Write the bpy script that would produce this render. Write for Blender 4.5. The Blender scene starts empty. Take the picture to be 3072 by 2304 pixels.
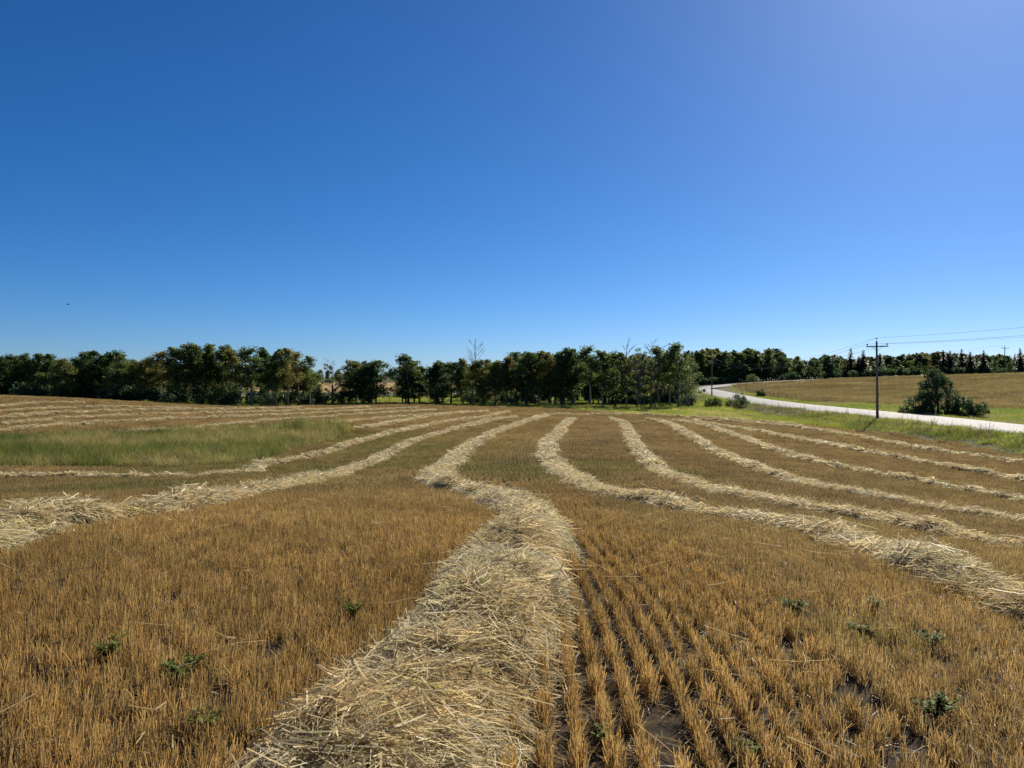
import bpy, math, random
import numpy as np
from mathutils import Vector

# ---------------------------------------------------------------- camera, sky, sun, exposure
scene = bpy.context.scene
random.seed(11)
RNG = np.random.default_rng(7)
EYE = 1.75
cam_d = bpy.data.cameras.new('camera'); cam = bpy.data.objects.new('camera', cam_d)
scene.collection.objects.link(cam); scene.camera = cam
cam_d.sensor_width = 36.0; cam_d.lens = 36.0 * 769 / 1024
cam_d.clip_start = 0.05; cam_d.clip_end = 6000
cam.location = (0, 0, EYE); cam.rotation_euler = (math.radians(89.7), 0, 0)
scene.render.resolution_x = 1024; scene.render.resolution_y = 768

SUN_EL, SUN_AZ = math.radians(34), math.radians(33)       # azimuth measured from +Y towards +X
world = bpy.data.worlds.new('World'); scene.world = world; world.use_nodes = True
wn = world.node_tree.nodes; wl = world.node_tree.links
sky = wn.new('ShaderNodeTexSky'); sky.sky_type = 'NISHITA'; sky.sun_disc = False
sky.sun_elevation = SUN_EL; sky.sun_rotation = SUN_AZ
sky.altitude = 1500; sky.air_density = 0.85; sky.dust_density = 1.0; sky.ozone_density = 10.0
hs_n = wn.new('ShaderNodeHueSaturation'); hs_n.inputs['Saturation'].default_value = 1.13; wl.new(sky.outputs[0], hs_n.inputs['Color']); wl.new(hs_n.outputs[0], wn['Background'].inputs[0]); wn['Background'].inputs[1].default_value = 0.068
sd = bpy.data.lights.new('sun', 'SUN'); sd.energy = 5.0; sd.angle = math.radians(0.53); sd.color = (1.0, 0.92, 0.78)
so = bpy.data.objects.new('sun', sd); scene.collection.objects.link(so)
S = Vector((math.sin(SUN_AZ)*math.cos(SUN_EL), math.cos(SUN_AZ)*math.cos(SUN_EL), math.sin(SUN_EL)))
so.rotation_euler = S.to_track_quat('Z', 'Y').to_euler(); so.location = (60, 60, 80)
scene.view_settings.view_transform = 'Standard'; scene.view_settings.look = 'None'
scene.view_settings.gamma = 1; scene.view_settings.exposure = 0.5

# ---------------------------------------------------------------- terrain

CTRL = np.array([
 (0,0,0),(0,5,-.1),(0,-12,.3),(-12,-6,.4),(12,-6,-.9),(-5.5,8.3,0.03),(-10,4,.15),
 (0.36,13,-.62),(4.9,7.4,-.40),(4.9,13.2,-.75),(-2.25,22,-1.12),(2.6,23,-1.25),(-7.3,24.5,-1.45),
 (1.7,38,-1.86),(9.9,14.8,-1.3),(14.8,22.3,-2.2),(19.8,29.7,-2.75),(24.7,37,-2.95),(29.7,44.5,-2.95),
 (22,8,-2.3),(34,20,-2.9),(-12.5,29.6,-1.93),(-20,30,-1.93),(-30,30,-1.8),(-20,37,-2.05),(-30,42,-1.95),(-13,45,-2.1),
 (-32,48,-1.78),(-39,58,-1.42),(-46,68,-.93),(-52,78,-.35),(-58,87,-.1),(-51,95,-.75),(-43,107,-1.9),(-80,85,.3),(-75,120,-1.6),
 (-22,75,-1.95),(-9,60,-2.1),(0,80,-2.15),(-21,120,-2.05),(8,110,-2.45),(23,95,-2.9),(15,70,-2.6),(38.9,82,-3.05),(31,60,-3.0),
 (36,100,-2.9),(15,140,-2.5),(-20,140,-2.25),(-45,140,-2.2),(-20,220,-2.5),(26,266,-2.0),(0,230,-2.3),
 (0,330,.6),(-60,300,.2),(-120,240,-.5),(-150,140,-1),(40,330,.5),
 (58,175,-2.2),(57,235,-1.6),(60,250,-1.0),(62,131,-2.5),(79,118,-2.6),(60,90,-2.8),(65,60,-2.8),(50,20,-2.6),(100,90,-2.0),
 (173,260,4.0),(128,270,2.55),(79,255,.55),(115,185,.4),(100,330,1.6),(200,330,4.0),(140,400,2.2),(230,240,4.5),(200,140,1.5),
 (-300,100,0),(-300,400,2),(0,500,3),(300,500,4),(400,200,4),(300,0,0),(0,-120,1),(-200,-100,2),(200,-120,-1),
 (700,700,4),(0,900,4),(-700,700,4),(-700,-100,2),(700,-100,2),(0,-500,2),
 ], float)
def _phi(r2): return 0.5*r2*np.log(r2+1e-9)
def _fit():
    P=CTRL[:,:2]/50.0; n=len(P)
    d2=((P[:,None]-P[None])**2).sum(-1)
    K=_phi(d2)+np.eye(n)*0.002
    A=np.zeros((n+3,n+3)); A[:n,:n]=K; A[:n,n]=1; A[:n,n+1:]=P; A[n,:n]=1; A[n+1:,:n]=P.T
    b=np.zeros(n+3); b[:n]=CTRL[:,2]
    return np.linalg.solve(A,b)
_W=_fit()
def base_z(x,y):
    x=np.asarray(x,float); y=np.asarray(y,float); sh=x.shape
    q=np.stack([x.ravel(),y.ravel()],1)
    r=np.hypot(q[:,0],q[:,1]); f=np.minimum(1,850/np.maximum(r,1e-6)); q=q*f[:,None]/50.0
    out=np.empty(len(q)); P=CTRL[:,:2]/50.0; n=len(P)
    for i in range(0,len(q),20000):
        s=q[i:i+20000]
        d2=((s[:,None]-P[None])**2).sum(-1)
        out[i:i+20000]=_phi(d2)@_W[:n]+_W[n]+s@_W[n+1:]
    return out.reshape(sh)
# road centre line in metres, with its surface height
ROAD = np.array([(47,-80,-2.5),(44.5,0,-2.5),(43,59,-2.4),(44.6,86,-2.38),(45.4,124,-2.3),(46.6,140,-2.25),(48.9,160,-2.2),
  (53.4,187,-2.1),(56.6,218,-1.5),(56.8,240,-.85),(52,257,-.8),(40,266,-1.2),(22,262,-1.9),(-5,243,-2.25),(-34,219,-2.35),(-75,186,-2.0),(-150,140,-1.0)], float)
def smooth_line(P, step):
    """Catmull-Rom through P, resampled at about `step` metres"""
    P = np.asarray(P, float); Q = np.vstack([2*P[0]-P[1], P, 2*P[-1]-P[-2]]); out = []
    for i in range(1, len(Q)-2):
        n = max(2, int(np.linalg.norm(Q[i+1][:2]-Q[i][:2])/step)); t = np.linspace(0, 1, n, endpoint=False)[:, None]
        a, b, c, d = Q[i-1], Q[i], Q[i+1], Q[i+2]
        out.append(.5*((2*b)+(c-a)*t+(2*a-5*b+4*c-d)*t**2+(3*b-a-3*c+d)*t**3))
    out.append(P[-1:]); return np.vstack(out)
ROADL = smooth_line(ROAD, 3.0)
def seg_dist(x, y, L):
    """distance to polyline L and index of nearest vertex"""
    x = np.asarray(x, float).ravel(); y = np.asarray(y, float).ravel()
    D = np.empty(len(x)); I = np.empty(len(x), int)
    for i in range(0, len(x), 20000):
        d2 = (x[i:i+20000, None]-L[None, :, 0])**2+(y[i:i+20000, None]-L[None, :, 1])**2
        j = d2.argmin(1); I[i:i+20000] = j; D[i:i+20000] = np.sqrt(d2[np.arange(len(j)), j])
    return D, I
def sstep(a, b, v): t = np.clip((v-a)/(b-a), 0, 1); return t*t*(3-2*t)
def hashn(i, j, k=0):
    n = np.sin(i*127.1+j*311.7+k*74.7)*43758.5453; return n-np.floor(n)
def vnoise(x, y, s=1.0, k=0):
    x = np.asarray(x)/s; y = np.asarray(y)/s; i = np.floor(x); j = np.floor(y); u = x-i; v = y-j
    u = u*u*(3-2*u); v = v*v*(3-2*v)
    return (hashn(i,j,k)*(1-u)+hashn(i+1,j,k)*u)*(1-v)+(hashn(i,j+1,k)*(1-u)+hashn(i+1,j+1,k)*u)*v
def fbm(x, y, s, k=0): return .55*vnoise(x,y,s,k)+.3*vnoise(x,y,s*.45,k+3)+.15*vnoise(x,y,s*.2,k+7)
def gz(x, y):
    x = np.asarray(x, float); y = np.asarray(y, float)
    z = base_z(x, y); sh = z.shape
    D, I = seg_dist(x, y, ROADL)
    w = 1-sstep(4.6, 11.5, D.reshape(sh)); zr = ROADL[I, 2].reshape(sh)-.12
    z = z*(1-w)+zr*w
    ditch = np.exp(-((D.reshape(sh)-10.0)/2.2)**2)*.30
    return z-ditch+(fbm(x, y, 3.5, 21)-.5)*.10*(1-w)

# zones on the ground, polygons in metres
EDGE = [(-140,80),(-70,92),(-47,97),(-38,104),(-33,112),(-21,119),(-12,118),(-2,112.7),(8,110),(15.3,97),(22.8,93),(29,87),(32.2,77),(34.6,73),(34.3,62),(33.2,49.7),(33,20),(33,-40)]
FIELD = EDGE+[(-140,-40)]
SLOUGH = [(-70,30),(-40,30.6),(-21.7,32.4),(-17.6,32.9),(-13.5,33.3),(-11.9,35.2),(-11.8,42),(-11.3,49.3),(-12,57.5),(-14,60),(-16.5,57.6),(-22,53.6),(-27.5,50.2),(-31.7,46.4),(-45,42),(-70,40)]
CROP = [(300,70),(120,92),(76.7,115),(70,122.7),(63.2,133),(58.5,146),(59.5,175),(65,215),(70,238),(72,252),(78,254),(106,259),(129,271),(148,262),(173,261),(300,270)]
FARF = [(-130,232),(-60,226),(-20,240),(8,262),(30,280),(60,285),(60,322),(0,324),(-60,316),(-130,290)]
def inpoly(x, y, P):
    x = np.asarray(x); y = np.asarray(y); r = np.zeros(x.shape, bool); n = len(P)
    for i in range(n):
        (x1, y1), (x2, y2) = P[i], P[i-1]
        if y1 == y2: continue
        r ^= ((y1 > y) != (y2 > y)) & (x < (x2-x1)*(y-y1)/(y2-y1)+x1)
    return r
def inwedge(x, y, m=3.0): return (y > 1.4) & (np.abs(x) < .70*y+m)

# ---------------------------------------------------------------- materials
MATS = {}
def newmat(name):
    m = bpy.data.materials.new(name); m.use_nodes = True; MATS[name] = m
    nt = m.node_tree; b = nt.nodes['Principled BSDF']; return m, nt, b
def N(nt, t, **kw):
    n = nt.nodes.new(t)
    for k, v in kw.items(): setattr(n, k, v)
    return n
def noise(nt, scale, detail=4, vec=None, rough=.6):
    n = N(nt, 'ShaderNodeTexNoise'); n.inputs['Scale'].default_value = scale; n.inputs['Detail'].default_value = detail; n.inputs['Roughness'].default_value = rough
    if vec: nt.links.new(vec, n.inputs['Vector'])
    return n.outputs['Fac']
def ramp(nt, fac, stops):
    r = N(nt, 'ShaderNodeValToRGB'); e = r.color_ramp.elements
    while len(e) < len(stops): e.new(.5)
    for q, (p, c) in zip(e, stops): q.position = p; q.color = (*c, 1)
    nt.links.new(fac, r.inputs[0]); return r.outputs[0]
def mix(nt, a, b, fac, mode='MIX'):
    m = N(nt, 'ShaderNodeMix', data_type='RGBA', blend_type=mode)
    for s, v in ((m.inputs[6], a), (m.inputs[7], b), (m.inputs[0], fac)):
        if hasattr(v, 'links') or hasattr(v, 'is_linked'): nt.links.new(v, s)
        else: s.default_value = (*v, 1) if isinstance(v, tuple) else v
    return m.outputs[2]
def translucent(nt, b, col, f):
    t = N(nt, 'ShaderNodeBsdfTranslucent'); ms = N(nt, 'ShaderNodeMixShader'); ms.inputs[0].default_value = f
    nt.links.new(col, t.inputs[0]); nt.links.new(b.outputs[0], ms.inputs[1]); nt.links.new(t.outputs[0], ms.inputs[2])
    nt.links.new(ms.outputs[0], nt.nodes['Material Output'].inputs[0])
def bump(nt, b, h, strength, dist):
    k = N(nt, 'ShaderNodeBump'); k.inputs['Strength'].default_value = strength; k.inputs['Distance'].default_value = dist
    nt.links.new(h, k.inputs['Height']); nt.links.new(k.outputs[0], b.inputs['Normal'])
def gencoord(nt): return N(nt, 'ShaderNodeTexCoord').outputs['Object']

def mat_tint(name, f, rough, spec=.3, var=.25):
    """stalks, blades and straws: colour comes from the instance's own tint, varied per stalk"""
    m, nt, b = newmat(name)
    a = N(nt, 'ShaderNodeAttribute', attribute_type='INSTANCER', attribute_name='tint')
    v = N(nt, 'ShaderNodeAttribute', attribute_type='GEOMETRY', attribute_name='shade')
    c = mix(nt, a.outputs['Color'], v.outputs['Color'], 1.0, 'MULTIPLY')
    nt.links.new(c, b.inputs['Base Color']); b.inputs['Roughness'].default_value = rough; b.inputs['Specular IOR Level'].default_value = spec
    translucent(nt, b, c, f); return m
mat_tint('stubble_stalk', .45, .42, .5)
mat_tint('straw', .46, .5, .3)
mat_tint('grass_blade', .52, .55, .25)

def mat_ground():
    m, nt, b = newmat('ground_soil')
    co = gencoord(nt)
    z = N(nt, 'ShaderNodeAttribute', attribute_name='zone').outputs['Color']
    n1 = noise(nt, 9.0, 6, co); n2 = noise(nt, .35, 5, co); n3 = noise(nt, 60, 3, co)
    c = mix(nt, z, ramp(nt, n1, [(.3,(.35,.33,.3)),(.7,(1.5,1.45,1.35))]), 1.0, 'MULTIPLY')
    c = mix(nt, c, ramp(nt, n2, [(.3,(.75,.75,.75)),(.72,(1.25,1.2,1.15))]), .8, 'MULTIPLY')
    c = mix(nt, c, ramp(nt, n3, [(.35,(.55,.55,.55)),(.66,(1.6,1.55,1.4))]), .7, 'MULTIPLY')
    nt.links.new(c, b.inputs['Base Color']); b.inputs['Roughness'].default_value = .95; b.inputs['Specular IOR Level'].default_value = .15
    bump(nt, b, n1, .8, .05)
mat_ground()
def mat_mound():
    m, nt, b = newmat('shaded_straw_bed'); co = gencoord(nt)
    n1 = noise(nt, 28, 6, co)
    c = ramp(nt, n1, [(.3,(.06,.04,.02)),(.55,(.15,.105,.05)),(.75,(.3,.22,.11))])  # soil and chaff tones, darkened in colour to stand for shade inside the windrow
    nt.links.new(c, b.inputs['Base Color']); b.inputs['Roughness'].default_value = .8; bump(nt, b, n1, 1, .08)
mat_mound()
def mat_leaf(name, stops, f=.5, nscale=.6):
    m, nt, b = newmat(name)
    oi = N(nt, 'ShaderNodeObjectInfo'); co = gencoord(nt)
    n = noise(nt, nscale, 4, co)
    mm = N(nt, 'ShaderNodeMath', operation='ADD'); nt.links.new(oi.outputs['Random'], mm.inputs[0]); nt.links.new(n, mm.inputs[1])
    m2 = N(nt, 'ShaderNodeMath', operation='MULTIPLY'); nt.links.new(mm.outputs[0], m2.inputs[0]); m2.inputs[1].default_value = .5
    c = ramp(nt, m2.outputs[0], stops)
    sh = N(nt, 'ShaderNodeAttribute', attribute_name='shade').outputs['Color']
    c = mix(nt, c, sh, 1.0, 'MULTIPLY')
    nt.links.new(c, b.inputs['Base Color']); b.inputs['Roughness'].default_value = .55; b.inputs['Specular IOR Level'].default_value = .08 if 'weed' in name or 'spruce' in name else .25
    translucent(nt, b, c, f)
mat_leaf('aspen_leaf', [(.22,(.07,.13,.03)),(.45,(.14,.19,.045)),(.62,(.21,.215,.055)),(.8,(.29,.235,.06))])
mat_leaf('poplar_leaf', [(.22,(.06,.115,.03)),(.5,(.115,.17,.042)),(.7,(.19,.20,.05)),(.85,(.25,.205,.055))])
mat_leaf('shrub_leaf', [(.25,(0.058,0.108,0.035)),(.6,(0.108,0.166,0.044)),(.8,(0.176,0.195,0.053))])
mat_leaf('willow_leaf', [(.25,(0.045,0.086,0.034)),(.6,(0.069,0.117,0.043)),(.8,(0.103,0.147,0.055))])
mat_leaf('golden_leaf', [(.25,(.13,.11,.02)),(.6,(.2,.15,.03)),(.8,(.25,.17,.04))])
mat_leaf('spruce_needle', [(.25,(.008,.022,.016)),(.6,(.014,.032,.02)),(.8,(.02,.04,.024))], .08)
mat_leaf('weed_leaf', [(.25,(.15,.19,.05)),(.6,(.20,.245,.065)),(.8,(.27,.29,.09))], .5, 3)
def mat_bark(name, c1, c2, sc=6):
    m, nt, b = newmat(name); co = gencoord(nt)
    mp = N(nt, 'ShaderNodeMapping'); mp.inputs['Scale'].default_value = (1, 1, .35); nt.links.new(co, mp.inputs[0])
    n = noise(nt, sc, 6, mp.outputs[0]); nt.links.new(ramp(nt, n, [(.35, c1), (.65, c2)]), b.inputs['Base Color']); b.inputs['Roughness'].default_value = .9; bump(nt, b, n, .6, .03)
mat_bark('aspen_bark', (.10,.09,.07), (.30,.28,.23)); mat_bark('dark_bark', (.035,.03,.025), (.10,.085,.07)); mat_bark('grey_twig', (.10,.085,.07), (.22,.19,.16))
mat_bark('weathered_wood', (.13,.105,.08), (.27,.23,.18), 14); mat_bark('creosote_wood', (.025,.022,.02), (.06,.05,.045), 14)
def mat_plain(name, col, rough=.6, metal=0, nsc=20):
    m, nt, b = newmat(name); n = noise(nt, nsc, 4, gencoord(nt))
    c = ramp(nt, n, [(.3, tuple(v*.8 for v in col)), (.7, tuple(min(1, v*1.15) for v in col))])
    nt.links.new(c, b.inputs['Base Color']); b.inputs['Roughness'].default_value = rough; b.inputs['Metallic'].default_value = metal
mat_plain('porcelain', (.05,.045,.05), .25); mat_plain('galvanised_steel', (.35,.36,.37), .5, .8); mat_plain('aluminium_wire', (.10,.10,.11), .5, .6)
mat_plain('sign_metal', (.22,.23,.22), .5, .5); mat_plain('feather', (.02,.02,.02), .7)
def mat_road():
    m, nt, b = newmat('asphalt'); co = gencoord(nt)
    n1 = noise(nt, 1.2, 6, co); n2 = noise(nt, 40, 3, co)
    c = ramp(nt, n1, [(.3,(.15,.15,.15)),(.7,(.21,.21,.21))])
    c = mix(nt, c, ramp(nt, n2, [(.3,(.8,.8,.8)),(.7,(1.15,1.15,1.15))]), .6, 'MULTIPLY')
    c = mix(nt, c, ramp(nt, noise(nt, .12, 5, co), [(.35,(.72,.72,.72)),(.65,(1.1,1.1,1.1))]), .8, 'MULTIPLY')
    nt.links.new(c, b.inputs['Base Color']); b.inputs['Roughness'].default_value = .75; b.inputs['Specular IOR Level'].default_value = .4; bump(nt, b, n2, .4, .01)
mat_road()

def lerp3(q, stops):
    xs = [s[0] for s in stops]; return np.stack([np.interp(q, xs, [s[1][i] for s in stops]) for i in range(3)], 1)
# ---------------------------------------------------------------- mesh helpers
COL = scene.collection
def mesh_of(name, v, f, mats=(), mi=None, smooth=False):
    me = bpy.data.meshes.new(name); me.from_pydata(np.asarray(v, float).reshape(-1, 3).tolist() if len(v) else [], [], [list(map(int, q)) for q in f])
    for m in mats: me.materials.append(MATS[m])
    if mi is not None: me.polygons.foreach_set('material_index', np.asarray(mi, np.int32))
    if smooth: me.polygons.foreach_set('use_smooth', np.ones(len(f), bool))
    me.update(); return me
def quick_quads(name, V, mat, shade=None):
    """V: (n,4,3) array of quads -> mesh, without python lists"""
    n = len(V); me = bpy.data.meshes.new(name); me.vertices.add(n*4); me.loops.add(n*4); me.polygons.add(n)
    me.vertices.foreach_set('co', V.reshape(-1).astype(np.float32)); me.loops.foreach_set('vertex_index', np.arange(n*4, dtype=np.int32))
    me.polygons.foreach_set('loop_start', np.arange(0, n*4, 4, dtype=np.int32))
    me.materials.append(MATS[mat])
    if shade is not None:
        a = me.attributes.new('shade', 'FLOAT_COLOR', 'POINT'); s = np.repeat(shade, 4); a.data.foreach_set('color', np.stack([s, s, s, np.ones_like(s)], 1).ravel().astype(np.float32))
    me.update(calc_edges=True); me.validate(); return me
def ob(name, me, parent=None, label=None, cat=None, group=None, kind=None, loc=None, rz=0, scale=None):
    o = bpy.data.objects.new(name, me); COL.objects.link(o)
    if parent: o.parent = parent
    if loc is not None: o.location = loc
    o.rotation_euler = (0, 0, rz)
    if scale is not None: o.scale = scale
    if label: o['label'] = label
    if cat: o['category'] = cat
    if group: o['group'] = group
    if kind: o['kind'] = kind
    return o
class MB:
    def __init__(s): s.v = []; s.f = []
    def tube(s, P, R, n=6, cap=True):
        P = [Vector(p) for p in P]; k0 = len(s.v)
        for i, p in enumerate(P):
            d = (P[min(i+1, len(P)-1)]-P[max(i-1, 0)]).normalized(); a = d.orthogonal().normalized(); b = d.cross(a)
            if i:                                                        # keep the frame from twisting
                a = (pa-d*pa.dot(d)).normalized(); b = d.cross(a)
            pa = a
            for j in range(n):
                t = 2*math.pi*j/n; s.v.append(tuple(p+(a*math.cos(t)+b*math.sin(t))*R[i]))
        for i in range(len(P)-1):
            for j in range(n):
                q = k0+i*n; s.f.append((q+j, q+(j+1) % n, q+n+(j+1) % n, q+n+j))
        if cap: s.f.append(tuple(range(k0+n-1, k0-1, -1))); s.f.append(tuple(range(len(s.v)-n, len(s.v))))
    def box(s, c, h, bev=0):
        k = len(s.v); c = Vector(c)
        for x in (-1, 1):
            for y in (-1, 1):
                for z in (-1, 1): s.v.append((c.x+x*h[0], c.y+y*h[1], c.z+z*h[2]))
        s.f += [tuple(k+i for i in q) for q in ((0,1,3,2),(4,6,7,5),(0,4,5,1),(2,3,7,6),(0,2,6,4),(1,5,7,3))]
    def mesh(s, name, mat, smooth=True): return mesh_of(name, s.v, s.f, (mat,), smooth=smooth)

# ---- scattering: one mesh holds the clump shapes and the points; geometry nodes put a clump on each point
def scatter_nodes():
    g = bpy.data.node_groups.new('scatter_clumps', 'GeometryNodeTree')
    g.interface.new_socket('Geometry', in_out='INPUT', socket_type='NodeSocketGeometry'); g.interface.new_socket('Geometry', in_out='OUTPUT', socket_type='NodeSocketGeometry')
    nn = g.nodes; ll = g.links; gi = nn.new('NodeGroupInput'); go = nn.new('NodeGroupOutput')
    def attr(name, typ):
        n = nn.new('GeometryNodeInputNamedAttribute'); n.data_type = typ; n.inputs['Name'].default_value = name; return n.outputs['Attribute']
    cmpn = nn.new('FunctionNodeCompare'); cmpn.data_type = 'INT'; cmpn.operation = 'GREATER_EQUAL'
    ins = [s for s in cmpn.inputs if s.type == 'INT']; ll.new(attr('proto', 'INT'), ins[0]); ins[1].default_value = 0
    sep = nn.new('GeometryNodeSeparateGeometry'); sep.domain = 'POINT'; ll.new(gi.outputs[0], sep.inputs[0]); ll.new(cmpn.outputs[0], sep.inputs['Selection'])
    spl = nn.new('GeometryNodeSplitToInstances'); spl.domain = 'FACE'; ll.new(sep.outputs[0], spl.inputs[0]); ll.new(attr('fproto', 'INT'), spl.inputs['Group ID'])
    iop = nn.new('GeometryNodeInstanceOnPoints'); ll.new(sep.outputs[1], iop.inputs['Points']); ll.new(spl.outputs[0], iop.inputs['Instance'])
    iop.inputs['Pick Instance'].default_value = True; ll.new(attr('pick', 'INT'), iop.inputs['Instance Index'])
    e2r = nn.new('FunctionNodeEulerToRotation'); ll.new(attr('rot', 'FLOAT_VECTOR'), e2r.inputs[0]); ll.new(e2r.outputs[0], iop.inputs['Rotation'])
    ll.new(attr('scl', 'FLOAT_VECTOR'), iop.inputs['Scale']); ll.new(iop.outputs[0], go.inputs[0])
    return g
SCATTER = scatter_nodes()
def scatter(name, protos, P, rot, scl, tint, mat, **kw):
    """protos: list of (quads (n,4,3), shade (n,3))"""
    n = len(P); nq = [len(q[0]) for q in protos]; tq = sum(nq)
    V = np.concatenate([q[0].reshape(-1, 3) for q in protos]+[P]); nv = len(V)
    me = bpy.data.meshes.new(name); me.vertices.add(nv); me.loops.add(tq*4); me.polygons.add(tq)
    me.vertices.foreach_set('co', V.ravel().astype(np.float32)); me.loops.foreach_set('vertex_index', np.arange(tq*4, dtype=np.int32))
    me.polygons.foreach_set('loop_start', np.arange(0, tq*4, 4, dtype=np.int32)); me.materials.append(MATS[mat]); me.update(calc_edges=True)
    pid = np.concatenate([np.full(k, i) for i, k in enumerate(nq)])
    def put(nm, typ, dom, fld, arr): a = me.attributes.new(nm, typ, dom); a.data.foreach_set(fld, np.ascontiguousarray(arr).ravel())
    put('proto', 'INT', 'POINT', 'value', np.concatenate([np.repeat(pid, 4), np.full(n, -1)]).astype(np.int32))
    put('fproto', 'INT', 'FACE', 'value', pid.astype(np.int32))
    z3 = np.zeros((tq*4, 3))
    put('rot', 'FLOAT_VECTOR', 'POINT', 'vector', np.vstack([z3, rot]).astype(np.float32))
    put('scl', 'FLOAT_VECTOR', 'POINT', 'vector', np.vstack([z3+1, scl]).astype(np.float32))
    put('pick', 'INT', 'POINT', 'value', np.concatenate([np.zeros(tq*4), RNG.integers(0, len(protos), n)]).astype(np.int32))
    put('tint', 'FLOAT_VECTOR', 'POINT', 'vector', np.vstack([z3, tint]).astype(np.float32))
    sh = np.concatenate([np.repeat(q[1], 4, axis=0) for q in protos]+[np.ones((n, 3))]); put('shade', 'FLOAT_VECTOR', 'POINT', 'vector', sh.astype(np.float32))
    o = ob(name, me, **kw); md = o.modifiers.new('scatter', 'NODES'); md.node_group = SCATTER
    return o

def ribbons(base, direc, length, width, bend, seg=2, yaw=None, taper=.6):
    """n narrow strips: base (n,3), unit direction (n,3), bend vector (n,3) added quadratically -> (n*seg,4,3)"""
    n = len(base); ts = np.linspace(0, 1, seg+1)
    a = RNG.normal(size=(n, 3)) if yaw is None else np.stack([np.cos(yaw), np.sin(yaw), 0*yaw], 1)
    side = a-direc*(a*direc).sum(1, keepdims=True); side /= np.linalg.norm(side, axis=1, keepdims=True)+1e-9
    pts = [base+direc*(length[:, None]*t)+bend*(t*t) for t in ts]; ws = [width*(1-(1-taper)*t)*.5 for t in ts]
    q = []
    for k in range(seg):
        q.append(np.stack([pts[k]-side*ws[k][:, None], pts[k]+side*ws[k][:, None], pts[k+1]+side*ws[k+1][:, None], pts[k+1]-side*ws[k+1][:, None]], 1))
    return np.stack(q, 1).reshape(-1, 4, 3)
def shade3(n, seg, lo, hi, warm=.0):
    v = RNG.uniform(lo, hi, n); w = RNG.uniform(-warm, warm, n)
    return np.repeat(np.stack([v*(1+w), v, v*(1-w)], 1), seg, axis=0)

# ---------------------------------------------------------------- ground
def build_ground():
    xs = np.unique(np.round(np.concatenate([np.arange(-14,14,.4), np.arange(-60,60,1.2), np.arange(-160,190,3.0), np.arange(-500,501,20), np.linspace(-3000,3000,25)]), 2))
    ys = np.unique(np.round(np.concatenate([np.arange(-2,22,.4), np.arange(-20,130,1.2), np.arange(-20,345,3.0), np.arange(-200,700,20), np.linspace(-900,3600,20)]), 2))
    def thin(a):                                       # drop lines that nearly coincide
        o = [a[0]]
        for v in a[1:]:
            if v-o[-1] > .3: o.append(v)
        return np.array(o)
    xs = thin(xs); ys = thin(ys); X, Y = np.meshgrid(xs, ys); Z = gz(X, Y)
    nx, ny = len(xs), len(ys); V = np.stack([X, Y, Z], -1).reshape(-1, 3)
    i = np.arange(nx*ny).reshape(ny, nx); F = np.stack([i[:-1,:-1], i[:-1,1:], i[1:,1:], i[1:,:-1]], -1).reshape(-1, 4)
    me = bpy.data.meshes.new('ground'); me.vertices.add(len(V)); me.loops.add(F.size); me.polygons.add(len(F))
    me.vertices.foreach_set('co', V.ravel().astype(np.float32)); me.loops.foreach_set('vertex_index', F.ravel().astype(np.int32)); me.polygons.foreach_set('loop_start', np.arange(0, F.size, 4, dtype=np.int32))
    me.materials.append(MATS['ground_soil']); me.update(calc_edges=True); me.polygons.foreach_set('use_smooth', np.ones(len(F), bool))
    x, y = V[:, 0], V[:, 1]
    c = np.tile(np.array((.075,.085,.03)), (len(V), 1))
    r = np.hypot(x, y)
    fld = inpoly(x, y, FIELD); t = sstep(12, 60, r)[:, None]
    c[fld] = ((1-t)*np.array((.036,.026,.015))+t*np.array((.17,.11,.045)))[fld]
    c[inpoly(x, y, SLOUGH)] = (.05,.06,.025)
    c[inpoly(x, y, CROP)] = (.075,.06,.03)
    c[inpoly(x, y, FARF)] = (.36,.25,.11)
    D, _ = seg_dist(x, y, ROADL); c[D < 6] = (.12,.10,.07)
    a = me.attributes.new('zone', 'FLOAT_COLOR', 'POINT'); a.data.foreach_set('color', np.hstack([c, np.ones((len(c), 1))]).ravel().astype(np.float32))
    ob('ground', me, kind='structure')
build_ground()

def build_road(name, L, hw, z0):
    v = []; f = []; prof = [(-hw-.7,-.14),(-hw-.25,-.03),(-hw*.5,.03),(0,.06),(hw*.5,.03),(hw+.25,-.03),(hw+.7,-.14)]
    for i in range(len(L)):
        d = L[min(i+1, len(L)-1)][:2]-L[max(i-1, 0)][:2]; d = d/np.linalg.norm(d); n = np.array([-d[1], d[0]])
        for o, h in prof: p = L[i][:2]+n*o; v.append((p[0], p[1], L[i][2]+h+z0))
    k = len(prof)
    for i in range(len(L)-1):
        for j in range(k-1): f.append((i*k+j+1, i*k+j, (i+1)*k+j, (i+1)*k+j+1))
    ob(name, mesh_of(name, v, f, ('asphalt',), smooth=True), kind='structure')
build_road('road', smooth_line(ROAD, 2.0), 3.7, .03)
sp = np.array([(60,246),(72,256),(90,262),(112,268)], float)
sp = np.column_stack([sp, gz(sp[:,0], sp[:,1])+.02]); build_road('side_road', smooth_line(sp, 2.0), 2.6, .12)

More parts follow.
